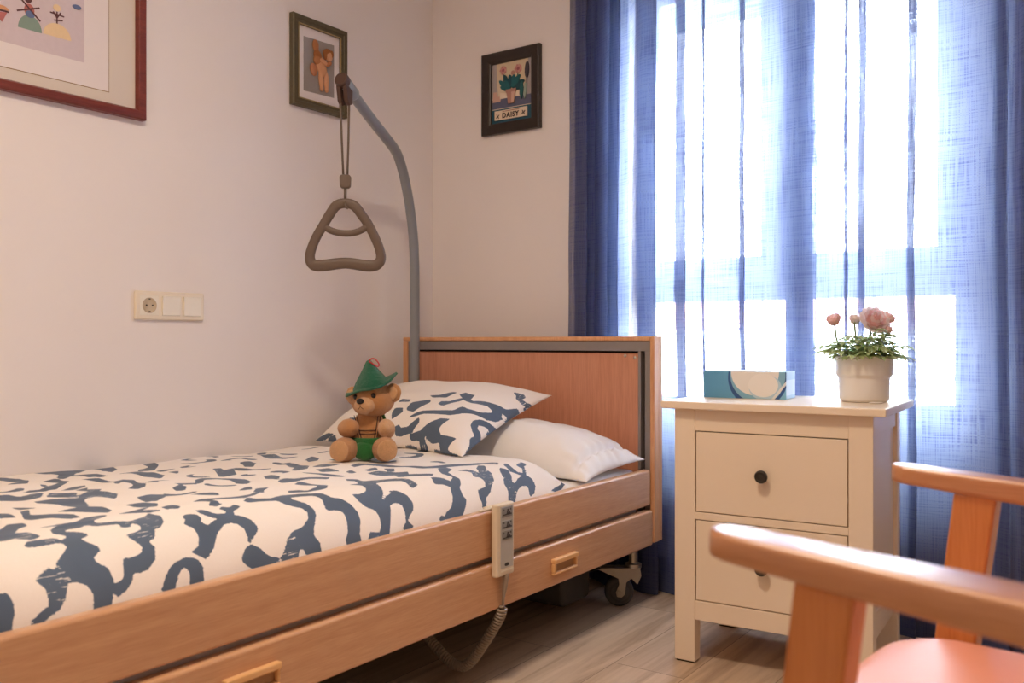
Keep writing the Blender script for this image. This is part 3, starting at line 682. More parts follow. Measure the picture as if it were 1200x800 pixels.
# ------------------------------------------------------------------ curtains
def fold(x, y, w, dy=0.018):
    """a Z pleat that overlaps itself over the width w"""
    return [(x, y), (x + w, y - dy * 0.6), (x + w * 0.85, y + dy * 0.2), (x + w * 0.1, y + dy * 0.1), (x, y + dy * 0.55), (x + w * 1.05, y + dy * 0.55)]
def curtain(name, label, keys, z0, z1, group, hem_seed):
    pts = catmull([(x, y, 0) for x, y in keys], 7)
    ss = [0.0]
    for a, c in zip(pts[:-1], pts[1:]): ss.append(ss[-1] + (c - a).length)
    rows = 40
    bm = BM(); uvl = bm.loops.layers.uv.new('weave')
    grid = []
    cx = sum(p.x for p in pts) / len(pts)
    for j in range(rows + 1):
        f = (j / rows) ** 1.0; z = z0 + (z1 - z0) * f
        row = []
        for i, p in enumerate(pts):
            sway = 0.010 * noise.noise((p.x * 5 + hem_seed, z * 1.3, 0)) + 0.004 * noise.noise((p.x * 16, z * 4, hem_seed))
            dep = 0.012 * noise.noise((p.x * 7, z * 1.7 + 9, hem_seed))
            spread = 1.0 + 0.02 * (1 - f)
            row.append(bm.verts.new((cx + (p.x - cx) * spread + sway * (1 - abs(2 * f - 1.1) * 0.3), p.y * (1.0) + dep, z)))
        grid.append(row)
    for j in range(rows):
        for i in range(len(pts) - 1):
            f = bm.faces.new((grid[j][i], grid[j][i + 1], grid[j + 1][i + 1], grid[j + 1][i]))
            for lp, (a, c) in zip(f.loops, ((i, j), (i + 1, j), (i + 1, j + 1), (i, j + 1))):
                lp[uvl].uv = (ss[a] + hem_seed, z0 + (z1 - z0) * c / rows)
    # turned-up double hem
    hr_ = max(2, int(round(0.115 / ((z1 - z0) / rows))))
    for dy in (0.004, 0.006):
        hg = [[bm.verts.new(v.co + V((0, dy, 0))) for v in grid[j]] for j in range(hr_ + 1)]
        for j in range(hr_):
            for i in range(len(pts) - 1):
                f = bm.faces.new((hg[j][i], hg[j][i + 1], hg[j + 1][i + 1], hg[j + 1][i]))
                for lp, (a, c) in zip(f.loops, ((i, j), (i + 1, j), (i + 1, j + 1), (i, j + 1))):
                    lp[uvl].uv = (ss[a] + hem_seed + 0.37, z0 + (z1 - z0) * c / rows + 0.21)
    o = obj(name, bm, M['curtain'], smooth=True)
    tag(o, label, 'curtain', group)
    return o
yb = -0.115
left = [(0.712, yb), (0.745, yb - 0.03), (0.80, yb - 0.035), (0.775, yb - 0.01), (0.735, yb), (0.75, yb + 0.02), (0.835, yb + 0.015), (0.87, yb - 0.02), (0.885, yb - 0.04), (0.86, yb - 0.015), (0.79, yb + 0.03), (0.83, yb + 0.045), (0.88, yb + 0.035), (0.86, yb + 0.05), (0.74, yb + 0.06), (0.80, yb + 0.075), (0.90, yb + 0.05), (0.945, yb + 0.01)]
left += [(0.965, yb - 0.01), (1.005, yb - 0.03), (1.052, yb - 0.025), (1.02, yb - 0.005), (0.968, yb + 0.01), (0.99, yb + 0.03), (1.06, yb + 0.015)]
left += fold(1.11, yb, 0.033) + fold(1.195, yb + 0.005, 0.010, 0.012) + [(1.26, yb + 0.012)] + fold(1.314, yb, 0.018) + [(1.39, yb + 0.012), (1.46, yb), (1.50, yb - 0.004), (1.545, yb - 0.006)]
right = [(1.462, yb + 0.02), (1.50, yb + 0.012), (1.54, yb + 0.018), (1.515, yb + 0.034), (1.468, yb + 0.045), (1.49, yb + 0.06), (1.545, yb + 0.05), (1.59, yb + 0.03)]
right += fold(1.626, yb + 0.02, 0.010, 0.012) + fold(1.666, yb + 0.01, 0.018) + [(1.74, yb + 0.012)] + fold(1.795, yb + 0.005, 0.022) + [(1.86, yb + 0.015), (1.93, yb + 0.022)] + fold(2.005, yb + 0.01, 0.034, 0.03) + [(2.06, yb + 0.02)] + fold(2.075, yb, 0.06, 0.03) + fold(2.19, yb, 0.05, 0.03) + [(2.30, yb + 0.01)]
curtain('curtain', 'blue open weave linen curtain hanging behind the wooden headboard', left, 0.004, 2.30, 'window curtains', 0.0)
curtain('curtain', 'blue open weave linen curtain hanging behind the flower pot and armchair', right, 0.004, 2.30, 'window curtains', 3.7)
rod = root('curtain_rod', 'plain metal rod above the window carrying the blue curtains', 'curtain rod', (1.5, -0.1, 2.31))
obj('rod', cyl(BM(), (0.62, -0.105, 2.31), (2.40, -0.105, 2.31), 0.012), M['chrome'], rod, smooth=True)
for x in (0.66, 2.36):
    obj('bracket', cyl(BM(), (x, -0.105, 2.31), (x, 0.0, 2.31), 0.008), M['chrome'], rod, smooth=True)

# ------------------------------------------------------------------ the bed
bed = root('care_bed', 'low beech care bed with grey metal headboard frame and castors', 'bed', (0.57, -1.25, 0))
HX0, HX1, HYF, HYB = 0.06, 1.095, -0.242, -0.186
b = BM()
box(b, HX0, HX1, -0.212, HYB, 0.193, 0.829)
box(b, HX0, 0.083, HYF, -0.212, 0.193, 0.815); box(b, 1.079, HX1, HYF, -0.212, 0.193, 0.829); box(b, HX0, 1.079, HYF, -0.212, 0.815, 0.829)
hb = obj('headboard', b, M['beech_z'], bed, bevel=0.003)
b = BM()
box(b, 0.083, 1.079, HYF + 0.004, -0.212, 0.783, 0.815)
box(b, 0.083, 0.104, HYF + 0.004, -0.212, 0.25, 0.783)
box(b, 1.036, 1.046, HYF + 0.004, -0.212, 0.25, 0.783); box(b, 1.060, 1.079, HYF + 0.004, -0.212, 0.25, 0.783)
obj('metal_frame', b, M['greymetal'], hb, bevel=0.0015)
b = BM(); box(b, 0.104, 1.036, -0.2135, -0.2121, 0.25, 0.783); box(b, 1.046, 1.060, -0.2135, -0.2121, 0.25, 0.783)  # dark plates put behind the frame gaps to stand for their shade
for z in (0.762, 0.735, 0.58, 0.45): cyl(b, (1.053, -0.2135, z), (1.053, -0.217, z), 0.005, 10)
obj('channel_shade_and_screws', b, M['gapdark'], hb)
b = BM(); box(b, 0.122, 1.031, -0.226, -0.2135, 0.27, 0.777)
pn = obj('headboard_panel', b, M['panel'], hb, bevel=0.002)
for x, z in ((1.019, 0.762), (1.019, 0.45), (0.985, 0.768)):
    obj('screw_cap', lathe(BM(), [(0, 0.0025), (0.004, 0.002), (0.0055, 0)], 14, Matrix.Translation((x, -0.226, z)) @ Matrix.Rotation(pi / 2, 4, 'X')), M['chrome'], pn, smooth=True)
fb = obj('footboard', box(BM(), HX0, HX1, -2.345, -2.29, 0.193, 0.70), M['beech_z'], bed, bevel=0.006)
obj('side_rail', box(BM(), 1.057, 1.085, -2.285, -0.247, 0.309, 0.419), M['beech'], bed, bevel=0.007, bev_seg=3, angle=30)
lr = obj('side_rail', box(BM(), 1.060, 1.093, -2.285, -0.247, 0.187, 0.2955), M['beech'], bed, bevel=0.007, bev_seg=3)
obj('side_rail', box(BM(), 0.066, 0.09, -2.285, -0.247, 0.20, 0.40), M['beech'], bed, bevel=0.006)
for yc in (-0.7715, -1.771):
    y0, y1 = yc - 0.058, yc + 0.058; x0, x1 = 1.0931, 1.104
    b = BM()
    box(b, x0, x1 + 0.004, y0, y1, 0.2465, 0.2595); box(b, x0, x1, y0, y1, 0.2175, 0.2245)
    box(b, x0, x1, y0, y0 + 0.012, 0.2245, 0.2465); box(b, x0, x1, y1 - 0.007, y1, 0.2245, 0.2465)
    hd = obj('recessed_grip', b, M['gripwood'], lr, bevel=0.003, bev_seg=3)
    obj('grip_well', box(BM(), x0 - 0.0005, x0 + 0.0012, y0 + 0.011, y1 - 0.006, 0.2235, 0.2475), M['griphole'], hd)
b = BM()
box(b, 0.09, 1.05, -2.27, -0.25, 0.245, 0.262)
for x in (0.25, 0.85): box(b, x - 0.02, x + 0.02, -2.27, -0.25, 0.19, 0.245)
for y in (-0.6, -1.4, -2.0): box(b, 0.2, 0.9, y - 0.02, y + 0.02, 0.195, 0.24)
obj('bed_base', b, M['blackm'], bed, bevel=0.002)
b = BM(); box(b, 0.70, 0.94, -0.52, -0.36, 0.03, 0.16); cyl(b, (0.62, -0.44, 0.10), (0.70, -0.44, 0.10), 0.05, 20); box(b, 0.80, 0.84, -0.46, -0.42, 0.16, 0.20)
obj('lift_motor', b, M['rubber'], bed, bevel=0.02, bev_seg=3)
b = BM(); tube(b, catmull([(0.75, -0.30, 0.19), (0.82, -0.285, 0.09), (0.92, -0.29, 0.10), (1.0, -0.30, 0.17)], 8), 0.005, 8)
obj('motor_cable', b, M['blackm'], bed, smooth=True)
def caster(x, y, rz):
    T = Matrix.Translation((x, y, 0)) @ Matrix.Rotation(rz, 4, 'Z')
    b = BM()
    for s in (-1, 1):
        P = lambda u, v, d: T @ V((u, d, v))
        poly = [(-0.072, 0.118), (0.060, 0.120), (0.064, 0.096), (0.052, 0.070), (0.034, 0.088), (0.018, 0.076), (0.014, 0.040), (0.004, 0.030), (-0.010, 0.032), (-0.014, 0.046), (-0.004, 0.070), (-0.006, 0.088), (-0.030, 0.098)]
        prism(b, poly, P, s * 0.020, s * 0.0225)
    box(b, -0.06, 0.062, -0.0225, 0.0225, 0.1165, 0.120, mat4=T)
    cyl(b, T @ V((-0.002, -0.028, 0.045)), T @ V((-0.002, 0.028, 0.045)), 0.007, 12)
    finish(b)
    fk = obj('caster', b, M['zinc'], bed, bevel=0.001)
    b = BM()
    X = T @ Matrix.Translation((-0.002, 0, 0.045)) @ Matrix.Rotation(pi / 2, 4, 'X')
    lathe(b, [(0.018, -0.013), (0.034, -0.014), (0.041, -0.012), (0.0445, -0.006), (0.0447, 0.006), (0.041, 0.012), (0.034, 0.014), (0.018, 0.013)], 36, X)
    wh = obj('wheel', b, M['rubber'], fk, smooth=True)
    b = BM(); lathe(b, [(0, -0.0152), (0.022, -0.0152), (0.030, -0.0142), (0.030, 0.0142), (0.022, 0.0152), (0, 0.0152)], 30, X)
    obj('wheel_hub', b, M['rubber'], fk, smooth=True)
    b = BM(); lathe(b, [(0, 0.119), (0.026, 0.119), (0.026, 0.130), (0.014, 0.134), (0.014, 0.25), (0, 0.25)], 20, T @ Matrix.Translation((0.042, 0, 0)))
    obj('stem', b, M['chrome'], fk, smooth=True, bevel=0.001)
caster(1.005, -0.300, radians(35)); caster(0.16, -0.32, radians(80)); caster(1.0, -2.18, radians(20)); caster(0.16, -2.18, radians(140))

mt = obj('mattress', box(BM(), 0.092, 1.046, -2.27, -0.246, 0.263, 0.418), M['cotton'], bevel=0.03, bev_seg=4)
tag(mt, 'white sheeted mattress edge showing between white pillow and bed rail', 'mattress')

def duvet_top(x, y):
    """height of the flat part of the duvet"""
    t = min(max((-0.9 - y) / 1.2, 0.0), 1.0)
    s = min(max(x / 0.90, 0.0), 1.0)
    return 0.462 + 0.03 * math.sin(s * 1.9) + 0.022 * t
def duvet_z(x, y):
    zt = duvet_top(x, y)
    if x <= 0.90:
        return zt
    k = min((x - 0.90) / 0.148, 1.0)
    return 0.36 + (zt - 0.36) * math.sqrt(max(1 - k ** 2.4, 0.0))
def duvet_v(x, z, y):
    if x <= 0.90:
        return x
    zt = duvet_top(x, y)
    a = math.atan2(max((zt - 0.36) and (x - 0.90) / 0.148, 0), max((z - 0.36) / (zt - 0.36), 1e-4))
    return 0.90 + 0.20 * a / (math.pi / 2)

def make_duvet():
    vs = list(np.arange(0.008, 0.88, 0.0075)) + list(np.arange(0.88, 1.1001, 0.004))
    ys = np.arange(-2.275, -0.659, 0.0075)
    def place(v, y):
        if v <= 0.90: x, z = v, duvet_top(v, y)
        else:
            a = (v - 0.90) / 0.20 * pi / 2
            H = duvet_top(0.9, y) - 0.36
            lo, hi = 0.0, 1.0
            if a >= pi / 2 - 1e-5: k = 1.0
            else:
                for _ in range(40):
                    k = (lo + hi) / 2
                    if math.atan2(k, max(math.sqrt(max(1 - k ** 2.4, 0)), 1e-6)) < a: lo = k
                    else: hi = k
            x = 0.90 + 0.148 * k; z = 0.36 + H * math.sqrt(max(1 - k ** 2.4, 0))
        return x, z
    bm = BM(); pts = []; grid = []
    for y in ys:
        row = []
        for v in vs:
            x, z = place(v, y)
            amp = min(1, max(0, (1.08 - v) / 0.12))
            w = 0.007 * noise.noise((v * 5, y * 4, 1.3)) + 0.0035 * noise.noise((v * 16, y * 11, 4.1))
            if v < 0.9: z += w
            else: x += min(w * 0.6 * amp, 0.002); z += w * 0.5 * amp
            if v < 0.05: z -= 0.02 * (1 - v / 0.05) ** 2
            # rounded head end
            ye = y
            if y > -0.75:
                k = min((y + 0.75) / 0.09, 1.0)
                zb = min(z, 0.421)
                z = zb + (z - zb) * math.sqrt(max(1 - k ** 2.2, 0))
            # the head end runs a little further towards the headboard in the middle
            ye = y + (0.03 * sin(v * 3.0) if y > -1.2 else 0) * max(0, (y + 1.2) / 0.5)
            row.append(bm.verts.new((x, ye, z))); pts.append((y, v))
        grid.append(row)
    for a, c in zip(grid[:-1], grid[1:]):
        for i in range(len(vs) - 1): bm.faces.new((a[i], a[i + 1], c[i + 1], c[i]))
    o = obj('duvet', bm, M['printed_duvet'], smooth=True)
    extra = []
    rnd = random.Random(3)
    pts = np.array(pts)
    # more brush marks where the bed shows bare cloth: scalloped arcs kept clear of the others
    strokes = list(DUVET_STROKES)
    for _ in range(900):
        cy_, cv, r, a0 = rnd.uniform(-2.24, -0.72), rnd.uniform(0.03, 0.86), rnd.uniform(0.022, 0.05), rnd.uniform(0, 2 * pi)
        span, w0 = rnd.uniform(1.6, 3.4), rnd.uniform(0.007, 0.013)
        arc, tail = [], []
        m = 12
        for k in range(m + 1):
            t = k / m; a = a0 + span * t
            w = w0 * (0.25 + 0.75 * sin(pi * min(1, t * 1.15)) ** 0.7) * (1 + 0.25 * sin(t * 9))
            arc.append((cy_ + (r + w) * cos(a), cv + (r + w) * sin(a))); tail.append((cy_ + (r - w) * cos(a), cv + (r - w) * sin(a)))
        poly = arc + tail[::-1]
        if ink_field(np.array(poly), strokes).min() > 0.014 and ink_field(np.array([(cy_, cv)]), strokes)[0] > 0.0: strokes.append(poly)
        if len(strokes) > len(DUVET_STROKES) + 46: break
    set_attrs(o, ink_field(pts, strokes), pts)
    tag(o, 'white duvet printed with slate blue brush strokes, spread over the bed', 'duvet')
make_duvet()

def pillow(name, mat, corners, up, down, strokes=None, scale=(0.68, 0.5), nu=110, nv=80, hem=False, seed=0, power=2.6):
    BL, BR, TR, TL = [V(c) for c in corners]
    nrm = (BR - BL).cross(TL - BL).normalized()
    bm = BM(); flat = []; inks = []
    def surf(u, v, side):
        a, c = 2 * u - 1, 2 * v - 1
        # edges bow inwards between the corners
        uu = u + 0.035 * a * -(1 - c * c) * abs(a) ** 3
        vv = v + 0.045 * c * -(1 - a * a) * abs(c) ** 3
        p = BL.lerp(BR, uu).lerp(TL.lerp(TR, uu), vv)
        t = ((1 - abs(a) ** power) * (1 - abs(c) ** power))
        t = max(t, 0) ** 0.62
        w = noise.noise((u * 4 + seed, v * 4, side)) * 0.10 + noise.noise((u * 11 + seed, v * 7, side)) * 0.05
        if hem:
            f = max(0.0, (u - 0.80) / 0.2)
            w += 0.10 * f * sin(v * 46 + 3 * noise.noise((v * 5, u * 3, 2)))
            t *= 1 - 0.35 * math.exp(-((u - 0.925) / 0.012) ** 2)
        h = (up if side > 0 else -down) * t * (1 + w)
        return p + nrm * h
    rows = {}
    for side in (1, -1):
        g = []
        for j in range(nv + 1):
            r = []
            for i in range(nu + 1):
                u, v = i / nu, j / nv
                if side < 0 and (i in (0, nu) or j in (0, nv)): r.append(rows[1][j][i]); continue
                # denser towards the seams
                uu = 0.5 - 0.5 * cos(pi * u) * 1.0; uu = 0.5 * u + 0.5 * uu
                vv = 0.5 - 0.5 * cos(pi * v); vv = 0.5 * v + 0.5 * vv
                r.append(bm.verts.new(surf(uu, vv, side))); flat.append((uu, vv if side > 0 else 2.2 - vv))
            g.append(r)
        rows[side] = g
        for j in range(nv):
            for i in range(nu):
                q = (g[j][i], g[j][i + 1], g[j + 1][i + 1], g[j + 1][i])
                bm.faces.new(q if side > 0 else q[::-1])
    o = obj(name, bm, mat, smooth=True)
    if strokes is not None:
        st = list(strokes) + [[(u + 0.02, 2.2 - v) for u, v in p] for p in strokes]
        fl = np.array(flat)
        set_attrs(o, ink_field(fl, st, scale), fl * np.array(scale))
    return o
wp = pillow('pillow', M['cotton'], [(0.40, -0.60, 0.452), (1.066, -0.605, 0.424), (1.078, -0.27, 0.452), (0.42, -0.262, 0.47)], 0.120, 0.02, None, hem=True, seed=5, power=2.4)
tag(wp, 'plain white pillow drooping onto the bed rail beside the headboard', 'pillow', 'bed pillows')
pp = pillow('pillow', M['printed_pillowcase'], [(0.045, -0.665, 0.478), (0.775, -0.790, 0.492), (0.768, -0.315, 0.640), (0.085, -0.30, 0.632)], 0.090, 0.018, PILLOW_STROKES, seed=1, power=3.4)
tag(pp, 'pillow in a white case printed with slate blue brush strokes, propped behind the teddy bear', 'pillow', 'bed pillows')

# ------------------------------------------------------------------ trapeze pole and handle
tp = root('trapeze_pole', 'bent grey trapeze pole rising from the bed head beside the wall', 'pole', (0.17, -0.30, 0.2))
def along(t, z):  # horizontal run from the bed corner to the pole tip
    return V((0.17 + (0.385 - 0.17) * t, -0.30 + (-0.865 + 0.30) * t, z))
pts = catmull([along(0, 0.20), along(0, 0.7), along(0, 1.0), along(0.005, 1.10), along(0.03, 1.20), along(0.09, 1.30), along(0.17, 1.385), along(0.25, 1.44), along(0.33, 1.468), along(0.48, 1.494), along(0.66, 1.523), along(0.82, 1.551), along(0.97, 1.578)], 8)
pts = [p for p in pts]
PATHZ = None
obj('tube', tube(BM(), pts, 0.0172, 20), M['polegrey'], tp, smooth=True)
d = (along(1, 1.583) - along(0.8, 1.547)).normalized()
e0 = along(0.965, 1.577)
b = BM(); tube(b, [e0 - d * 0.055, e0 - d * 0.05, e0 + d * 0.012, e0 + d * 0.016], [0.0185, 0.0215, 0.0215, 0.0195], 20)
obj('end_sleeve', b, M['polegrey'], tp, smooth=True)
b = BM(); tube(b, [e0 + d * 0.016, e0 + d * 0.034, e0 + d * 0.040], [0.022, 0.022, 0.019], 24)
# clamp cheeks hanging under the tip
side = V((-d.y, d.x, 0)).normalized()
for s in (-1, 1):
    P = lambda u, v, w: e0 + d * u + V((0, 0, 1)) * v + side * w
    prism(b, [(0.034, 0.0), (0.036, -0.020), (0.026, -0.058), (0.010, -0.066), (-0.010, -0.052), (-0.012, -0.012)], P, s * 0.004, s * 0.017)
finish(b)
obj('end_clamp', b, M['brownplastic'], tp, bevel=0.002)

hp = e0 + d * 0.012 + V((0, 0, -0.055))     # where the cords leave the clamp
th = root('trapeze_triangle', 'taupe triangular grab handle hanging on a cord from the grey pole', 'trapeze', (hp.x, hp.y, 1.10))
R2 = V((0.818, 0.575, 0)); Fw = V((-0.575, 0.818, 0))
gd = (R2 * cos(radians(6)) + Fw * sin(radians(6))).normalized(); gn = V((-gd.y, gd.x, 0))
K = 2.66 / 1055.0
def GP(px, py, off=0.0):
    return V((hp.x, hp.y, 0)) + gd * ((px - 403.5) * K) + V((0, 0, 0.813 + (400 - py) * K)) + gn * off
b = BM()
loop = [(404.3, 237), (415, 240), (424, 251), (432, 263), (439, 277), (444.5, 291), (446, 302), (441, 309), (430, 310.5), (404.5, 307.5), (379, 310.5), (368, 310), (363.5, 303), (365, 292), (371, 277), (379, 263), (386, 251), (394, 240)]
wd = [0.0145, 0.0150, 0.0145, 0.0140, 0.0140, 0.0140, 0.015, 0.0165, 0.0175, 0.0165, 0.0175, 0.0165, 0.015, 0.0140, 0.0140, 0.0140, 0.0145, 0.0150]
sm = catmull([GP(x, y) for x, y in loop], 5, True)
ww = []
for i in range(len(loop)):
    for k in range(5): ww.append(wd[i] + (wd[(i + 1) % len(wd)] - wd[i]) * k / 5)
fixed_tube(b, sm, gn, ww, 0.0105)
fixed_tube(b, catmull([GP(378, 263), GP(386, 268.5), (GP(395, 271.5)), GP(405, 272.5), GP(415, 271.5), GP(424, 268), GP(433, 262)], 5), gn, 0.0098, 0.0095, closed=False)
obj('grip', b, M['taupe'], th, smooth=True)
ad = GP(404.5, 211)
b = BM(); P = lambda u, v, w: ad + gd * u + V((0, 0, v)) + gn * w
prism(b, [(-0.016, -0.016), (-0.010, -0.021), (0.010, -0.021), (0.016, -0.016), (0.017, 0.012), (0.012, 0.019), (-0.012, 0.019), (-0.017, 0.012)], P, -0.011, 0.011)
finish(b)
obj('cord_adjuster', b, M['taupe'], th, bevel=0.004, bev_seg=3)
b = BM()
for s, w in ((-1, 0.012), (1, 0.014)):
    top = hp + gd * (s * w) + V((0, 0, 0.004 if s < 0 else 0.018))
    tube(b, [top, top.lerp(ad + V((0, 0, 0.015)) + gd * (s * 0.007), 0.5), ad + V((0, 0, 0.015)) + gd * (s * 0.006)], 0.0032, 8)
tube(b, [ad - V((0, 0, 0.018)), GP(404.3, 233)], 0.0042, 8)
tube(b, catmull([GP(404, 236, -0.012), GP(405, 241, -0.014), GP(408, 244, -0.014)], 4), 0.0035, 8)
obj('cord', b, M['cord'], th, smooth=True)

# ------------------------------------------------------------------ bed remote
rm = root('bed_remote', 'beige bed remote with grey key panel and coiled cable, hooked on the rail', 'remote control', (1.105, -1.046, 0.27))
RY0_, RY1_, RZ0_, RZ1_ = -1.088, -1.018, 0.268, 0.437
hs = obj('handset', box(BM(), 1.0942, 1.112, RY0_, RY1_, RZ0_, RZ1_), M['beige'], rm, bevel=0.005, bev_seg=3)
fy = lambda X: RY0_ + (X - 65) / 170 * (RY1_ - RY0_)
fz = lambda Y: RZ1_ - (Y - 78) / 640 * (RZ1_ - RZ0_)
obj('key_panel', box(BM(), 1.1115, 1.1128, fy(98), fy(216), fz(648), fz(104)), M['palegrey'], rm)
for ya, yb_ in ((112, 200), (234, 302), (322, 398)):
    kb = obj('key', box(BM(), 1.1125, 1.1142, fy(108), fy(208), fz(yb_), fz(ya)), M['buttongrey'], rm, bevel=0.0008)
    b = BM(); ym = (ya + yb_) / 2
    P = lambda u, v, w: V((1.1142 + w, fy(u), fz(v)))
    # bed pictogram: base line, raised back and two arrows
    prism(b, [(118, ym + 26), (200, ym + 26), (200, ym + 17), (118, ym + 17)], P, 0, 0.0005)
    prism(b, [(148, ym + 18), (162, ym + 18), (170, ym - 26), (158, ym - 26)], P, 0, 0.0005)
    prism(b, [(160, ym + 18), (192, ym + 18), (176, ym - 4)], P, 0, 0.0005)
    for ax in (124, 190): prism(b, [(ax - 7, ym - 14), (ax + 7, ym - 14), (ax, ym - 30)], P, 0, 0.0005)
    obj('key_symbol', finish(b), M['inkdark'], kb)
b = BM(); P = lambda u, v, w: V((1.1128 + w, fy(u), fz(v)))
for o_, i_ in ((1.0, 0.62),):
    prism(b, [(157 + 22 * cos(a), 618 + 15 * sin(a)) for a in [k * pi / 12 for k in range(24)]], P, 0, 0.0005)
obj('round_mark', finish(b), M['inkdark'], rm)
obj('light_bar', box(BM(), 1.1125, 1.1133, fy(100), fy(214), fz(676), fz(660)), M['ivory2'], rm)
b = BM(); box(b, 1.086, 1.096, -1.062, -1.03, 0.419, 0.4255); box(b, 1.0545, 1.088, -1.066, -1.03, 0.4195, 0.4235); box(b, 1.072, 1.08, -1.108, -1.062, 0.4195, 0.4245)
obj('hook', b, M['beige'], rm, bevel=0.001)
b = BM(); tube(b, [(1.106, -1.046, 0.27), (1.106, -1.046, 0.262), (1.104, -1.047, 0.235), (1.101, -1.048, 0.215), (1.10, -1.049, 0.185)], [0.0075, 0.0075, 0.0055, 0.0035, 0.003], 12)
path = catmull([(1.10, -1.049, 0.196), (1.094, -1.05, 0.172), (1.075, -1.05, 0.14), (1.045, -1.05, 0.096), (1.012, -1.05, 0.052), (0.985, -1.05, 0.03), (0.95, -1.05, 0.030), (0.91, -1.05, 0.052), (0.868, -1.05, 0.085), (0.83, -1.05, 0.14), (0.80, -1.05, 0.20)], 60)
L = [0.0]
for a, c in zip(path[:-1], path[1:]): L.append(L[-1] + (c - a).length)
hel = []
turns = 62; n = turns * 10
j = 0
for k in range(n + 1):
    s = L[-1] * k / n
    while j < len(L) - 2 and L[j + 1] < s: j += 1
    f = (s - L[j]) / max(L[j + 1] - L[j], 1e-9)
    p = path[j].lerp(path[j + 1], f); t = (path[j + 1] - path[j]).normalized()
    s1 = V((0, 1, 0)); s2 = t.cross(s1).normalized()
    rr = 0.0105 * min(1, k / 12)
    a = 2 * pi * turns * k / n
    hel.append(p + s1 * (rr * cos(a)) + s2 * (rr * sin(a)))
tube(b, hel, 0.0030, 7)
obj('coiled_cable', b, M['coil'], rm, smooth=True)

# ------------------------------------------------------------------ nightstand
ns = root('nightstand', 'white two-drawer nightstand with dark round knobs standing beside the bed', 'nightstand', (1.346, -0.639, 0), radians(3))
NW, ND = 0.479, 0.366
W_ = M['whitepaint']
obj('top', box(BM(), -0.030, NW + 0.031, -0.022, ND + 0.012, 0.643, 0.662), W_, ns, local=True, bevel=0.003, bev_seg=3)
for x in (0, NW - 0.054):
    for y in (0, ND - 0.04):
        obj('leg', box(BM(), x, x + 0.054, y, y + 0.04, 0.004, 0.643), W_, ns, local=True, bevel=0.002)
        obj('foot_pad', box(BM(), x + 0.004, x + 0.050, y + 0.004, y + 0.036, 0, 0.004), M['gapdark'], ns, local=True)
for z0, z1, nm in ((0.588, 0.643, 'top_rail'), (0.3645, 0.383, 'middle_rail'), (0.111, 0.1595, 'bottom_rail')):
    obj(nm, box(BM(), 0.054, NW - 0.054, 0.002, 0.022, z0, z1), W_, ns, local=True, bevel=0.001)
for x0, x1 in ((0.010, 0.022), (NW - 0.022, NW - 0.010)):
    obj('side_panel', box(BM(), x0, x1, 0.04, ND - 0.04, 0.13, 0.643), W_, ns, local=True)
for x0, x1 in ((0.004, 0.010), (NW - 0.010, NW - 0.004)):
    for z0, z1 in ((0.595, 0.643), (0.12, 0.18)):
        obj('side_rail', box(BM(), x0, x1, 0.04, ND - 0.04, z0, z1), W_, ns, local=True, bevel=0.001)
obj('back_panel', box(BM(), 0.022, NW - 0.022, ND - 0.014, ND - 0.006, 0.12, 0.643), W_, ns, local=True)
obj('bottom_panel', box(BM(), 0.022, NW - 0.022, 0.022, ND - 0.014, 0.13, 0.142), W_, ns, local=True)
obj('drawer_gap_shade', box(BM(), 0.0545, NW - 0.0545, 0.0215, 0.024, 0.145, 0.60), M['gapdark'], ns, local=True)  # dark sheet standing for the shade around the drawer fronts
for z0, z1 in ((0.3852, 0.5855), (0.162, 0.3622)):
    dr = obj('drawer', box(BM(), 0.0567, NW - 0.0567, 0.0025, 0.0205, z0, z1), W_, ns, local=True, bevel=0.0012)
    T = Matrix.Translation((NW / 2 - 0.012, 0.0025, (z0 + z1) / 2 + 0.002)) @ Matrix.Rotation(pi / 2, 4, 'X')
    b = BM(); lathe(b, [(0.0065, 0), (0.0065, 0.010), (0.010, 0.014), (0.0155, 0.018), (0.0158, 0.022), (0.0135, 0.0265), (0.0105, 0.0268), (0.0095, 0.0258), (0.006, 0.0268), (0, 0.0272)], 28, T)
    obj('knob', b, M['knob'], dr, smooth=True, local=True)

# tissue box
tb = root('tissue_box', 'teal and white printed cardboard tissue box on the nightstand', 'tissue box', (1.4545, -0.40, 0.662), radians(6))
obj('carton', box(BM(), -0.1095, 0.1095, -0.054, 0.054, 0.0, 0.072), M['tissue'], tb, local=True, bevel=0.0012)
b = BM()
prism(b, ell(0.0, 0.0, 0.055, 0.018, 28), lambda u, v, w: V((u, v, w)), 0.0722, 0.0728)
obj('opening_film', finish(b), M['tissuepaper'], tb, local=True)

# ------------------------------------------------------------------ potted flowers (local x follows the room's diagonal)
fp = root('potted_ranunculus', 'pink ranunculus in a stepped white ceramic pot on the nightstand', 'potted plant', (1.752, -0.400, 0.662), radians(35))
pr_ = [(0, 0.0), (0.050, 0.0), (0.056, 0.003), (0.0595, 0.010), (0.0605, 0.058), (0.0612, 0.062), (0.066, 0.066), (0.0675, 0.071), (0.0685, 0.112), (0.0680, 0.1145), (0.0655, 0.1145), (0.0645, 0.111), (0.0635, 0.10), (0, 0.10)]
pot = obj('pot', lathe(BM(), pr_, 56), M['potwhite'], fp, local=True, smooth=True)
obj('soil', lathe(BM(), [(0, 0.105), (0.04, 0.104), (0.0632, 0.1005), (0.0632, 0.1003)], 40), M['soil'], pot, local=True, smooth=True)
k_ = 2.24 / 1055
HP = lambda px, py, y=0.0: V(((px - 1012) * k_, y, (0.813 - 0.662) + (400 - py) * k_))
rnd = random.Random(11)
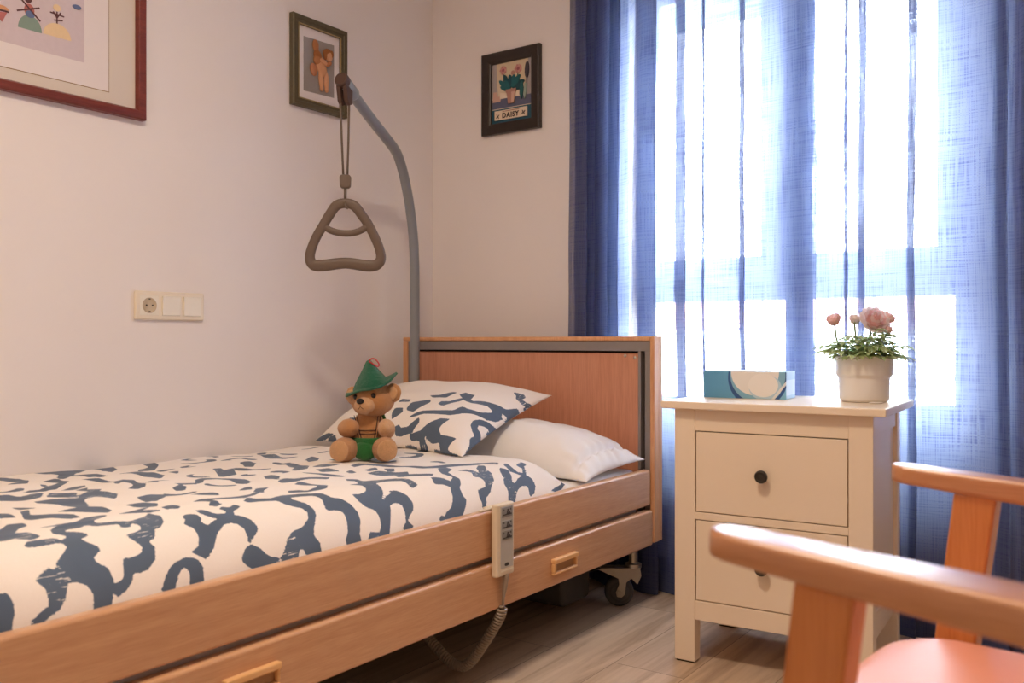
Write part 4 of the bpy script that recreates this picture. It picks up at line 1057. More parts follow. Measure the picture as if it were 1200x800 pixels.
def petal(bm, c, R, ang, rad, size, open_, h, mi):
    """cupped petal standing at angle ang, radius rad from the axis"""
    n, m = 6, 6
    g = []
    for j in range(m + 1):
        v = j / m; row = []
        wv = size * (0.35 + 0.65 * sin(pi * (0.15 + 0.62 * v))) * (1.0 if v < 0.85 else 0.86)
        for i in range(n + 1):
            u = 2 * i / n - 1
            a = ang + u * wv / max(rad + 0.004, 0.006)
            r = rad * (0.45 + 0.55 * sin(v * pi / 2)) + open_ * v * v * 0.35 - (0.004 * (v > 0.8) * (1 - open_ / 0.03))
            z = h * v - 0.004 * u * u * v
            if v > 0.7: r += 0.002 * sin(5 * u + ang)
            row.append(bm.verts.new(V(c) + R @ V((r * cos(a), r * sin(a), z))))
        g.append(row)
    for j in range(m):
        for i in range(n): bm.faces.new((g[j][i], g[j][i + 1], g[j + 1][i + 1], g[j + 1][i])).material_index = mi
def bloom(px, py, yoff, dia, tilt, turn, mats, rings, name='flower', closed=False):
    c = HP(px, py, yoff)
    R = Matrix.Rotation(turn, 3, 'Z') @ Matrix.Rotation(tilt, 3, 'X')
    b = BM(); r0 = dia / 2
    base = c - R @ V((0, 0, r0 * 0.62))
    if closed:
        ellipsoid(b, base + R @ V((0, 0, r0 * 0.62)), (r0 * 0.70, r0 * 0.70, r0 * 0.66), R, 20, 14, mi=1)
    else:
        ellipsoid(b, base + R @ V((0, 0, r0 * 0.30)), (r0 * 0.55, r0 * 0.55, r0 * 0.42), R, 16, 10, mi=1)
    for k in range(rings):
        f = (k + 1) / rings
        n = 3 + 2 * k
        if closed and k < rings - 2: continue
        for i in range(n):
            petal(b, base, R, 2 * pi * i / n + k * 0.7 + rnd.uniform(-0.1, 0.1), r0 * ((0.10 + 0.72 * f) if not closed else 0.74 + 0.24 * f), r0 * (0.38 + 0.22 * f), (0.034 * f * r0 / 0.035) if not closed else -r0 * 0.62 * (1.35 - f), r0 * ((1.25 - 0.62 * f ** 2) if not closed else 1.22), (0 if k % 2 else 1) if (f < 0.85 and not closed) else 0)
    fl = obj(name, b, mats, fp, local=True, smooth=True)
    # sepals
    b = BM()
    for i in range(5):
        petal(b, base - R @ V((0, 0, 0.002)), R, 2 * pi * i / 5, r0 * 0.45, r0 * 0.22, 0.012, r0 * 0.35, 0)
    obj('sepals', b, M['leaf'], fl, local=True, smooth=True, solid=0.0006)
    return base
bs = []
bs.append((bloom(1023, 374, -0.012, 0.066, radians(58), radians(8), [M['petal'], M['petaldeep']], 5), (1012, 412)))
bs.append((bloom(976, 374, 0.0, 0.040, radians(25), radians(-50), [M['petaldeep'], M['petaldeep']], 4, closed=True), (986, 417)))
bs.append((bloom(1003, 373, 0.010, 0.034, radians(10), radians(40), [M['petal'], M['petal']], 3, closed=True), (1008, 415)))
bs.append((bloom(1043, 372, 0.012, 0.038, radians(38), radians(60), [M['petaldeep'], M['petal']], 4, closed=True), (1020, 415)))
bs.append((bloom(1037, 386, -0.018, 0.026, radians(22), radians(30), [M['petaldeep'], M['petaldeep']], 3, closed=True), (1021, 415)))
for p, (bx, by) in bs:
    q = HP(bx, by, 0.005)
    mid = p.lerp(q, 0.5) + V(((p.x - q.x) * 0.25, 0, 0.004))
    obj('stem', tube(BM(), catmull([p, mid, q, q - V((0, 0, 0.02))], 6), 0.0024, 8), M['stem'], fp, local=True, smooth=True)
b = BM()
def leaf(bm, a0, base, length, w, lift, droop):
    """three-lobed leaf on a stalk"""
    d = V((cos(a0), sin(a0), 0))
    tip = base + d * length + V((0, 0, lift))
    tube(bm, catmull([base, base.lerp(tip, 0.5) + V((0, 0, 0.012)), tip], 4), 0.0012, 5)
    for da, ln in ((0, 1.0), (0.75, 0.8), (-0.75, 0.8)):
        dd = V((cos(a0 + da), sin(a0 + da), 0)); s = V((-dd.y, dd.x, 0))
        L_ = w * 1.9 * ln
        prof = [0.0, 0.45, 0.62, 1.0, 0.7, 0.78, 0.35, 0.0]
        prev = None
        for i, pw in enumerate(prof):
            t = i / (len(prof) - 1)
            c = tip + dd * (L_ * t) + V((0, 0, -droop * t * t + 0.004 * sin(t * 3)))
            hw = w * 0.42 * pw * ln
            row = (bm.verts.new(c - s * hw + V((0, 0, hw * 0.35))), bm.verts.new(c), bm.verts.new(c + s * hw + V((0, 0, hw * 0.35))))
            if prev:
                for k in (0, 1): bm.faces.new((prev[k], prev[k + 1], row[k + 1], row[k]))
            prev = row
for i in range(95):
    a0 = rnd.uniform(0, 2 * pi); rr = rnd.uniform(0.0, 0.035)
    base = V((rr * cos(a0), rr * sin(a0), 0.103))
    leaf(b, a0 + rnd.uniform(-0.5, 0.5), base, rnd.uniform(0.012, 0.036), rnd.uniform(0.019, 0.028), rnd.uniform(0.006, 0.085) * (1 - rr / 0.05), rnd.uniform(0.0, 0.012))
for a0, ln, lf in ((pi + 0.1, 0.070, 0.018), (pi - 0.25, 0.062, 0.030), (0.05, 0.066, 0.030), (-0.5, 0.055, 0.004), (-2.2, 0.05, 0.008), (0.5, 0.06, 0.022), (-1.2, 0.048, 0.006), (3.6, 0.058, 0.016)):
    leaf(b, a0, V((0.02 * cos(a0), 0.02 * sin(a0), 0.105)), ln, 0.024, lf, 0.008)
obj('foliage', b, M['leaf'], fp, local=True, smooth=True)
# dropped petals on the nightstand top
pt = BM(); 
for cx, cy, s in ((-0.008, -0.076, 0.010), (0.006, -0.079, 0.012)):
    ellipsoid(pt, (cx, cy, 0.0022), (s, s * 0.6, 0.002), Matrix.Rotation(cx * 60, 3, 'Z'), 12, 6)
o = obj('saucer_crumb', pt, M['potwhite'], fp, local=True, smooth=True); o.name = 'fallen_petal'

# ------------------------------------------------------------------ teddy bear (local front is -y)
TB = (0.622, -1.008)
tz = duvet_top(TB[0], TB[1]) + 0.003
td = root('teddy_bear', 'tan plush teddy bear in green hat and shorts sitting on the bed', 'teddy bear', (TB[0], TB[1], tz), radians(40))
td.scale = (0.93, 0.93, 0.95); WORLD[td.name] = WORLD[td.name] @ Matrix.Diagonal((0.93, 0.93, 0.95, 1))
RZ = lambda a: Matrix.Rotation(a, 3, 'Z')
RXm = lambda a: Matrix.Rotation(a, 3, 'X')
RYm = lambda a: Matrix.Rotation(a, 3, 'Y')
def fuzz(bm, amp=0.0016, s=70):
    for v in bm.verts:
        v.co += v.normal * (noise.noise(v.co * s) * amp)
    return bm
def EL(name, c, r, mat, parent, rot=None, warp=None, n=36, m=26, amp=0.0014, **kw):
    b = ellipsoid(BM(), c, r, rot, n, m, warp); finish(b); b.normal_update(); fuzz(b, amp)
    return obj(name, b, mat, parent, smooth=True, local=True, **kw)
pear = lambda p: V((p.x * (1 - 0.22 * p.z), p.y * (1 - 0.2 * p.z), p.z))
body = EL('body', (0.006, 0.012, 0.076), (0.056, 0.050, 0.072), M['plush'], td, warp=pear)
hr = RZ(radians(-24)) @ RYm(radians(-5))
head = EL('head', (0.016, 0.002, 0.172), (0.064, 0.056, 0.052), M['plush'], td, hr, warp=lambda p: V((p.x * (1 - 0.10 * p.z), p.y, p.z)))
HC = V((0.016, 0.002, 0.172))
hq = lambda x, y, z: HC + hr @ V((x, y, z))
mz = EL('muzzle', hq(0.0, -0.050, -0.016), (0.030, 0.027, 0.024), M['plushlight'], head, hr, amp=0.001)
EL('nose', hq(0.0, -0.0745, -0.003), (0.0115, 0.0075, 0.0082), M['eyeblack'], mz, hr, amp=0)
b = BM()
tube(b, [hq(0, -0.0765, -0.008), hq(0, -0.0765, -0.018)], 0.0009, 6)
tube(b, catmull([hq(-0.012, -0.071, -0.020), hq(-0.007, -0.0745, -0.024), hq(0, -0.0765, -0.018), hq(0.007, -0.0745, -0.024), hq(0.012, -0.071, -0.020)], 4), 0.0009, 6)
obj('mouth_stitching', b, M['thread'], mz, smooth=True, local=True)
for s in (-1, 1):
    EL('eye', hq(s * 0.028, -0.0468, 0.009), (0.0078, 0.0056, 0.0078), M['eyeblack'], head, hr, amp=0, n=18, m=12)
    ea = EL('ear', hq(s * 0.064, 0.006, 0.012), (0.025, 0.014, 0.027), M['plush'], head, hr @ RYm(s * 0.3))
    EL('inner_ear', hq(s * 0.065, -0.0055, 0.011), (0.017, 0.005, 0.019), M['plushlight'], ea, hr @ RYm(s * 0.3))
EL('arm', (-0.050, -0.028, 0.092), (0.030, 0.036, 0.026), M['plush'], td, RZ(0.5) @ RXm(-0.2))
EL('arm', (0.057, -0.030, 0.090), (0.023, 0.036, 0.027), M['plushlight'], td, RZ(-0.35) @ RXm(-0.25))
for x, a in ((-0.057, -0.30), (0.052, 0.22)):
    lg = EL('leg', (x, -0.040, 0.0345), (0.035, 0.052, 0.034), M['plush'], td, RZ(a), warp=lambda p: V((p.x * (1 - 0.1 * p.y), p.y, p.z * (1 - 0.12 * p.y))))
    EL('foot_sole', V((x, -0.040, 0.0345)) + RZ(a) @ V((0, -0.0475, 0.001)), (0.0285, 0.0065, 0.0285), M['plushlight'], lg, RZ(a))
# shorts: a shell over the lower body, a little larger than it
b = BM()
prof = []
for i in range(15):
    z = 0.003 + (0.064 - 0.003) * i / 14
    t = (z - 0.076) / 0.072
    rr = math.sqrt(max(1 - t * t, 0.0)) * (1 - 0.22 * t)
    prof.append((rr * 1.07, z))
prof.append((prof[-1][0] * 0.985, 0.0645))
T = Matrix.Translation((0.006, 0.012, 0)) @ Matrix.Diagonal((0.056, 0.052, 1, 1))
lathe(b, prof, 40, T)
sh = obj('shorts', b, M['shortfelt'], td, smooth=True, local=True, solid=0.003)
EL('shorts_front', (-0.003, -0.036, 0.030), (0.034, 0.016, 0.028), M['shortfelt'], sh, amp=0.0006)
def on_body(x, z, out=0.002):
    t = (z - 0.076) / 0.072; zz = max(1 - t * t, 0.02)
    rx = 0.056 * (1 - 0.22 * t) ; ry = 0.050 * (1 - 0.2 * t)
    u = (x - 0.006) / rx
    yy = math.sqrt(max(zz - u * u, 0.0)) * ry
    return V((x, 0.012 - yy - out, z))
b = BM()
for xa, xb in ((-0.034, -0.018), (0.036, 0.028)):
    for off in (-0.0035, 0.0035):
        tube(b, catmull([on_body(xa * 1.0 + off, 0.124), on_body(xa * 0.9 + off + 0.002, 0.112), on_body((xa + xb) / 2 + off, 0.094), on_body(xb + off, 0.070), on_body(xb + off, 0.060)], 5), 0.0013, 6)
for z in (0.086, 0.077):
    tube(b, catmull([on_body(-0.020, z), on_body(-0.005, z, 0.003), on_body(0.010, z, 0.003), on_body(0.029, z)], 5), 0.0013, 6)
obj('braces', b, M['strapbrown'], td, smooth=True, local=True)
b = BM(); tube(b, catmull([(0.046, -0.020, 0.062), (0.053, 0.0, 0.09), (0.046, 0.005, 0.118), (0.036, 0.02, 0.132), (0.02, 0.055, 0.10)], 6), 0.007, 10, aspect=(1, 0.4))
obj('shoulder_strap', b, M['shortfelt'], td, smooth=True, local=True)
# hat
hat = BM()
HT = Matrix.Translation((0.014, 0.004, 0.204)) @ Matrix.Rotation(radians(-24), 4, 'Z') @ Matrix.Rotation(radians(-9), 4, 'Y') @ Matrix.Rotation(radians(5), 4, 'X')
n = 48
def hatp(i, r, zf):
    a = 2 * pi * i / n
    return r * cos(a), r * sin(a), zf(a)
rings = []
# brim from outside to inside
for r, base, wav in ((0.080, -0.001, 1.15), (0.078, 0.003, 1.15), (0.068, 0.0, 0.8), (0.056, -0.001, 0.35)):
    ring = []
    for i in range(n):
        a = 2 * pi * i / n
        w = wav * (0.020 * max(0, cos(a - 0.25)) ** 2 + 0.016 * max(0, cos(a - 1.9)) ** 2 - 0.006 * max(0, cos(a - pi)) - 0.004 * max(0, cos(a + pi / 2)) + 0.003 * sin(3 * a))
        rr = r * (0.93 + 0.07 * abs(cos(a)))
        ring.append(hat.verts.new(HT @ V((rr * cos(a), rr * sin(a) * 0.92, base + w))))
    rings.append(ring)
for r, z in ((0.053, 0.006), (0.046, 0.018), (0.0375, 0.031), (0.028, 0.044), (0.019, 0.056), (0.0115, 0.067), (0.006, 0.074)):
    ring = []
    for i in range(n):
        a = 2 * pi * i / n
        lean = (z / 0.074) ** 1.5
        dent = 1 - 0.16 * max(0, cos(2 * (a - 0.3))) * (z / 0.074)
        ring.append(hat.verts.new(HT @ V((r * dent * cos(a) + 0.002 * lean, r * sin(a) * 0.9 + 0.004 * lean, z))))
    rings.append(ring)
for a_, c_ in zip(rings[:-1], rings[1:]):
    for i in range(n): hat.faces.new((a_[i], a_[(i + 1) % n], c_[(i + 1) % n], c_[i]))
tip = hat.verts.new(HT @ V((0.002, 0.004, 0.0765)))
for i in range(n): hat.faces.new((rings[-1][i], rings[-1][(i + 1) % n], tip))
finish(hat)
ho = obj('hat', hat, M['hatfelt'], td, smooth=True, local=True, solid=0.004)
lp = [HT @ V((x, -0.004, z)) for x, z in ((0.008, 0.073), (0.016, 0.080), (0.027, 0.078), (0.036, 0.066), (0.037, 0.058), (0.031, 0.056), (0.022, 0.062), (0.013, 0.070))]
obj('hat_loop', tube(BM(), catmull(lp, 4, True), 0.0019, 8, closed=True), M['redcord'], ho, smooth=True, local=True)
obj('hat_stud', ellipsoid(BM(), HT @ V((-0.002, -0.026, 0.040)), (0.002, 0.002, 0.002), None, 10, 8), M['ivory2'], ho, smooth=True, local=True)

# ------------------------------------------------------------------ wall switch plate
sw = root('socket_and_switch_plate', 'ivory wall plate with a power socket and two rocker switches', 'switch plate', (0, -1.1875, 0.916))
PY0, PY1, PZ0, PZ1 = -1.301, -1.074, 0.875, 0.957
obj('cover_plate', box(BM(), 0.0, 0.0105, PY0, PY1, PZ0, PZ1), M['ivory'], sw, bevel=0.007, bev_seg=4)
gw = (PY1 - PY0 - 0.018) / 3
for i in range(3):
    y0 = PY0 + 0.009 + gw * i + 0.005; y1 = y0 + gw - 0.010
    yc = (y0 + y1) / 2; zc = (PZ0 + PZ1) / 2
    hz = 0.0285
    if i == 0:
        b = BM()
        # face with a round well: ring of quads between a square and a circle
        n = 48; r = 0.0205
        Q = Matrix.Translation((0, yc, zc)) @ Matrix.Rotation(pi / 2, 4, 'Y')
        box(b, 0.0095, 0.0115, y0, y1, zc - hz, zc + hz)
        fc = obj('socket_face', b, M['ivory2'], sw, bevel=0.0015)
        b = BM(); lathe(b, [(0.0225, 0.0112), (0.0222, 0.0128), (0.0208, 0.0128), (0.0200, 0.0116), (0.0, 0.0116)], 40, Q)
        wl = obj('socket_well', b, M['socket'], sw, smooth=True)
        b = BM()
        for dy in (-0.0095, 0.0095): cyl(b, (0.0116, yc + dy, zc), (0.0122, yc + dy, zc), 0.0026, 14)
        for dz in (-0.018, 0.018): box(b, 0.0116, 0.0126, yc - 0.0028, yc + 0.0028, zc + dz - 0.0015, zc + dz + 0.0015)
        obj('contact_hole', b, M['hole'], wl)
    else:
        b = BM()
        tilt = 0.0035
        P = lambda u, v, w: V((w, u, v))
        # rocker: upper edge stands out more than the lower one
        prism(b, [(0.009, zc - hz), (0.0135, zc - hz), (0.0145, zc - hz + 0.004), (0.0150, zc), (0.0175, zc + hz - 0.004), (0.0165, zc + hz), (0.009, zc + hz)], lambda u, v, w: V((u, w, v)), y0, y1)
        obj('rocker_switch', finish(b), M['ivory2'], sw, bevel=0.0018, bev_seg=3)

# ------------------------------------------------------------------ pictures
def text_bm(bm, s, size, P, d, mi, squeeze=1.0):
    cu = bpy.data.curves.new('lettering', 'FONT'); cu.body = s; cu.size = size; cu.align_x = 'CENTER'; cu.align_y = 'CENTER'; cu.offset = size * 0.045; cu.space_character = 1.18
    o = bpy.data.objects.new('lettering', cu); COL.objects.link(o)
    dg = bpy.context.evaluated_depsgraph_get(); dg.update()
    me = bpy.data.meshes.new_from_object(o.evaluated_get(dg))
    vs = [bm.verts.new(P(v.co.x * squeeze, v.co.y, d)) for v in me.vertices]
    for p in me.polygons:
        try: bm.faces.new([vs[i] for i in p.vertices]).material_index = mi
        except ValueError: pass
    bpy.data.objects.remove(o); bpy.data.curves.remove(cu); bpy.data.meshes.remove(me)
def picture_frame(bm, P, a0, a1, z0, z1, w, prof):
    """four mitred bars; prof = [(inset fraction, height)]"""
    loops = []
    for f, h in prof:
        i = w * f
        loops.append([bm.verts.new(P(u, v, h)) for u, v in ((a0 + i, z0 + i), (a1 - i, z0 + i), (a1 - i, z1 - i), (a0 + i, z1 - i))])
    for x, y in zip(loops[:-1], loops[1:]):
        for k in range(4): bm.faces.new((x[k], x[(k + 1) % 4], y[(k + 1) % 4], y[k]))
    return finish(bm)
LW = lambda u, v, d: V((d, u, v))            # on the left wall: u = world y
BW = lambda u, v, d: V((u, -d, v))           # on the back wall: u = world x
def rect(u0, u1, v0, v1): return [(u0, v0), (u1, v0), (u1, v1), (u0, v1)]
def layer_print(name, P, d, polys, parent, mats):
    b = BM()
    for k, (poly, mi) in enumerate(polys): prism(b, poly, P, d, d + 0.0002 + 0.00012 * k, mi)
    return obj(name, finish(b), mats, parent)

# large abstract picture, cut by the photograph's corner
bp = root('framed_picture', 'large red-brown framed abstract picture with cream mat, high on the left wall', 'picture', (0, -1.70, 1.75), group='framed wall pictures')
A0, A1, Z0, Z1 = -2.13, -1.272, 1.437, 2.02
obj('frame', picture_frame(BM(), LW, A0, A1, Z0, Z1, 0.028, [(0, 0.0), (0, 0.020), (0.15, 0.024), (0.8, 0.022), (1, 0.014), (1, 0.004)]), M['redframe'], bp, bevel=0.001)
obj('mat_board', box(BM(), 0.003, 0.0085, A0 + 0.02, A1 - 0.02, Z0 + 0.02, Z1 - 0.02), M['creammat'], bp)
b = BM(); prism(b, rect(A0 + 0.105, -1.3775, 1.4945, Z1 - 0.06), LW, 0.0085, 0.0089)
obj('fillet', finish(b), M['fillet'], bp)
b = BM(); prism(b, rect(A0 + 0.107, -1.3795, 1.4965, Z1 - 0.062), LW, 0.0089, 0.0093)
obj('inner_mat', finish(b), M['whitemat'], bp)
mats = [M['p_lav'], M['p_green'], M['p_yellow'], M['p_red'], M['p_dk'], M['p_blue'], M['p_skin']]
polys = [(rect(A0 + 0.17, -1.449, 1.558, Z1 - 0.12), 0)]
polys += [(ell(-1.592, 1.6045, 0.030, 0.038, 20, 0, pi), 1), (ell(-1.522, 1.6055, 0.037, 0.036, 20, 0, pi), 2)]
st = lambda a, c, w=0.0016: [(a[0] - (c[1] - a[1]) / math.dist(a, c) * w, a[1] + (c[0] - a[0]) / math.dist(a, c) * w), (c[0] - (c[1] - a[1]) / math.dist(a, c) * w, c[1] + (c[0] - a[0]) / math.dist(a, c) * w), (c[0] + (c[1] - a[1]) / math.dist(a, c) * w, c[1] - (c[0] - a[0]) / math.dist(a, c) * w), (a[0] + (c[1] - a[1]) / math.dist(a, c) * w, a[1] - (c[0] - a[0]) / math.dist(a, c) * w)]
polys += [(ell(-1.594, 1.655, 0.013, 0.016), 3), (ell(-1.592, 1.645, 0.012, 0.009), 5), (ell(-1.597, 1.684, 0.010, 0.012), 4), (st((-1.625, 1.645), (-1.568, 1.668), 0.002), 4), (st((-1.618, 1.680), (-1.566, 1.634), 0.002), 4)]
polys += [(ell(-1.523, 1.682, 0.010, 0.009), 2), (st((-1.523, 1.641), (-1.523, 1.672)), 4), (st((-1.541, 1.666), (-1.504, 1.664)), 4), (st((-1.531, 1.648), (-1.508, 1.653)), 4), (st((-1.533, 1.670), (-1.523, 1.656)), 4), (st((-1.513, 1.672), (-1.523, 1.656)), 4)]
polys += [([(-1.685, 1.626), (-1.649, 1.632), (-1.661, 1.606)], 3), (ell(-1.663, 1.637, 0.018, 0.010, 16, 0, pi), 6), (ell(-1.74, 1.62, 0.04, 0.03, 20, 0, pi), 5), (st((-1.68, 1.633), (-1.645, 1.634)), 4), (ell(-1.47, 1.70, 0.012, 0.006), 5)]
layer_print('art_print', LW, 0.0094, polys, bp, mats)

# cherub picture
cp = root('framed_picture', 'small olive framed picture of a cherub on the left wall behind the pole tip', 'picture', (0, -0.61, 1.755), group='framed wall pictures')
A0, A1, Z0, Z1 = -0.735, -0.486, 1.603, 1.908
fr = obj('frame', picture_frame(BM(), LW, A0, A1, Z0, Z1, 0.030, [(0, 0.0), (0, 0.018), (0.1, 0.021), (0.5, 0.019), (0.55, 0.016), (0.95, 0.013), (1, 0.012), (1, 0.003)]), M['oliveframe'], cp, bevel=0.0008)
b = BM(); picture_frame(b, lambda u, v, d: LW(u, v, d), A0 + 0.026, A1 - 0.026, Z0 + 0.026, Z1 - 0.026, 0.004, [(0, 0.012), (0.1, 0.0155), (0.9, 0.0155), (1, 0.012)])
obj('gold_bead', b, M['goldbead'], fr)
obj('mat_board', box(BM(), 0.003, 0.007, A0 + 0.025, A1 - 0.025, Z0 + 0.025, Z1 - 0.025), M['whitemat'], cp)
def cu(X, Y):  # zoom sheet -> wall, corrected for the slant of the frame
    u = (X - 45) / (395 - 45); top = 75 + (225 - 75) * u; bot = 690 + (795 - 690) * u
    return A0 + u * (A1 - A0), Z1 - (Y - top) / (bot - top) * (Z1 - Z0)
b = BM(); prism(b, [cu(122, 600), cu(318, 655), cu(318, 305), cu(122, 235)], LW, 0.007, 0.0074)
obj('art_print', finish(b), M['p_greyb'], cp)
b = BM()
def blob(X, Y, rx, rz, mi, rot=0.0, d=0.011, dep=0.006):
    u, v = cu(X, Y); ellipsoid(b, (d, u, v), (dep, rx, rz), Matrix.Rotation(rot, 3, 'X'), 16, 12, mi=mi)
blob(222, 430, 0.021, 0.032, 0, 0.25); blob(238, 470, 0.020, 0.022, 0); blob(228, 535, 0.0105, 0.034, 0, 0.12); blob(262, 545, 0.0105, 0.036, 0, 0.0)
blob(232, 590, 0.008, 0.010, 0); blob(264, 600, 0.008, 0.010, 0)
blob(275, 378, 0.017, 0.019, 0, 0, 0.014); blob(268, 358, 0.021, 0.016, 2, 0.2, 0.013); blob(293, 368, 0.007, 0.014, 2, 0, 0.014); blob(252, 372, 0.007, 0.016, 2, 0, 0.014)
blob(206, 370, 0.018, 0.020, 2, 0.4); blob(195, 305, 0.014, 0.022, 3, 0.1, 0.010); blob(205, 400, 0.020, 0.018, 3, 0.5, 0.012)
blob(238, 415, 0.020, 0.009, 0, -0.25, 0.0155); blob(272, 430, 0.016, 0.008, 1, 0.5, 0.015); blob(182, 462, 0.016, 0.022, 1, 0.2, 0.010)
obj('cherub_figure', finish(b), [M['p_skin'], M['p_skin2'], M['p_hair'], M['p_wing']], cp, smooth=True)

# daisy picture
dp = root('framed_picture', 'small dark framed daisy print on the back wall beside the blue curtain', 'picture', (0.39, 0, 1.75), group='framed wall pictures')
A0, A1, Z0, Z1 = 0.257, 0.523, 1.595, 1.903
obj('frame', picture_frame(BM(), BW, A0, A1, Z0, Z1, 0.042, [(0, 0.0), (0, 0.017), (0.12, 0.021), (0.6, 0.020), (0.9, 0.014), (1, 0.010), (1, 0.003)]), M['blackframe'], dp, bevel=0.0012)
U0, U1, V0, V1 = A0 + 0.040, A1 - 0.040, Z0 + 0.040, Z1 - 0.037
def du(u, v): return (U0 + u * (U1 - U0), V0 + v * (V1 - V0))
DP = lambda u, v, d: BW(*du(u, v), d)
def E2(cx, cy, rx, ry, rot=0, n=18): return ell(cx, cy, rx, ry, n, rot=rot)
names = ['sky', 'sky2', 'table', 'teal', 'teal2', 'tealpanel', 'pink', 'pinkd', 'clay', 'clay2', 'paper', 'trowel', 'blade', 'ink', 'greyb']
mats = [M['p_' + k] for k in names]; ix = {k: i for i, k in enumerate(names)}
pl = [(rect(0, 1, 0, 1), ix['tealpanel']), (rect(0.015, 0.985, 0.245, 1.0), ix['sky']), ([(0.015, 0.42), (0.16, 0.44), (0.12, 1.0), (0.015, 1.0)], ix['sky2']), ([(0.86, 0.40), (0.985, 0.40), (0.985, 1.0), (0.90, 1.0)], ix['sky2']), (rect(0.015, 0.985, 0.245, 0.40), ix['table']), (rect(0.0, 1.0, 0.235, 0.245), ix['paper'])]
pl += [([(0.03, 0.36), (0.05, 0.53), (0.15, 0.52), (0.14, 0.45), (0.25, 0.44), (0.22, 0.36)], ix['clay2']), ([(0.21, 0.40), (0.22, 0.50), (0.36, 0.48), (0.40, 0.40)], ix['paper']), ([(0.60, 0.40), (0.60, 0.50), (0.72, 0.50), (0.72, 0.40)], ix['paper'])]
pl += [(st((0.31, 0.62), (0.30, 0.83), 0.008), ix['teal2']), (st((0.60, 0.62), (0.68, 0.82), 0.008), ix['teal2']), (st((0.53, 0.6), (0.55, 0.78), 0.007), ix['teal2'])]
pl += [(E2(0.295, 0.86, 0.08, 0.062), ix['pink']), (E2(0.295, 0.86, 0.032, 0.026), ix['pinkd']), (E2(0.665, 0.84, 0.085, 0.066), ix['pink']), (E2(0.665, 0.84, 0.035, 0.028), ix['pinkd']), (E2(0.54, 0.79, 0.05, 0.036), ix['clay'])]
for a in range(10):
    for c, q in (((0.295, 0.86), 0.07), ((0.665, 0.84), 0.075)):
        pl.append((E2(c[0] + q * cos(a * 0.628), c[1] + q * 0.78 * sin(a * 0.628), 0.02, 0.012, a * 0.628, 8), ix['pink'] if a % 2 else ix['clay2']))
for a, l in ((0.2, 0.3), (0.75, 0.26), (1.3, 0.2), (1.85, 0.2), (2.4, 0.26), (2.95, 0.3), (3.35, 0.25), (-0.25, 0.28), (0.5, 0.2), (2.7, 0.18)):
    pl.append((E2(0.50 + l * 0.55 * cos(a), 0.575 + l * 0.42 * sin(a), l * 0.55, 0.045, a * 0.85, 14), ix['teal'] if int(a * 10) % 2 else ix['teal2']))
pl += [([(0.39, 0.51), (0.61, 0.51), (0.57, 0.30), (0.43, 0.30)], ix['clay']), ([(0.51, 0.51), (0.61, 0.51), (0.57, 0.30), (0.51, 0.30)], ix['clay2']), ([(0.37, 0.53), (0.63, 0.53), (0.62, 0.48), (0.38, 0.48)], ix['clay'])]
pl += [([(0.73, 0.60), (0.78, 0.62), (0.80, 0.48), (0.76, 0.34), (0.71, 0.42)], ix['teal']), ([(0.80, 0.40), (0.83, 0.58), (0.88, 0.58), (0.87, 0.42), (0.83, 0.33)], ix['blade']), (st((0.86, 0.58), (0.88, 0.70), 0.012), ix['greyb']), (E2(0.885, 0.79, 0.045, 0.13, -0.06), ix['trowel'])]
pl += [(rect(0.10, 0.89, 0.055, 0.205), ix['paper'])]
for s in (0, 1):
    for k in range(4):
        pl.append((E2(0.18 + s * 0.63 + 0.028 * cos(k * 1.57 + 0.6), 0.115 + 0.022 * sin(k * 1.57 + 0.6), 0.026, 0.010, k * 1.57 + 0.6, 8), ix['ink']))
pl += [(rect(0.30 + 0.022 * k, 0.313 + 0.022 * k, 0.178, 0.188), ix['clay']) for k in range(19)]
pr = layer_print('art_print', DP, 0.0040, pl, dp, mats)
b = BM(); cxy = du(0.495, 0.112)
text_bm(b, 'DAISY', 0.0250, lambda x, y, d: BW(cxy[0] + x, cxy[1] + y, d), 0.0120, 0, 0.98)
obj('lettering', b, M['p_ink'], pr)

# ------------------------------------------------------------------ armchair (local front is -y, local +x is the arm nearest the camera)
ch = root('armchair', 'beech armchair with salmon seat in the foreground, cut by the photograph edge', 'armchair', (2.047, -1.782, 0), radians(-95.5))
def arm(x0, x1):
    b = BM(); n = 26
    tip = 0.014 if x0 > 0 else 0.0
    ys = [tip + 0.0015] + [tip + 0.55 * (k / n) ** 1.35 for k in range(1, n + 1)]
    rings = []
    for y in ys:
        zt = 0.660 - 0.055 * y; th = 0.022 + 0.032 * y
        e = min(1.0, (y - tip) / 0.024); cut = (1 - math.sqrt(max(1 - (1 - e) ** 2, 0))) * 0.016    # rounded tip in plan
        a, c = x0 + cut, x1 - cut + max(0, x0 + x1) / 0.52 * 0.05 * y
        ring = []; r = 0.0055
        for (px_, pz_, qa) in ((c - r, zt - r, 0), (a + r, zt - r, pi / 2), (a + r, zt - th + r, pi), (c - r, zt - th + r, 3 * pi / 2)):
            for k in range(4):
                t = qa + pi / 2 * k / 3
                ring.append(b.verts.new((px_ + r * cos(t), y, pz_ + r * sin(t))))
        rings.append(ring)
    for p, q in zip(rings[:-1], rings[1:]):
        for k in range(16): b.faces.new((p[k], p[(k + 1) % 16], q[(k + 1) % 16], q[k]))
    b.faces.new(rings[0]); b.faces.new(rings[-1])
    return finish(b)
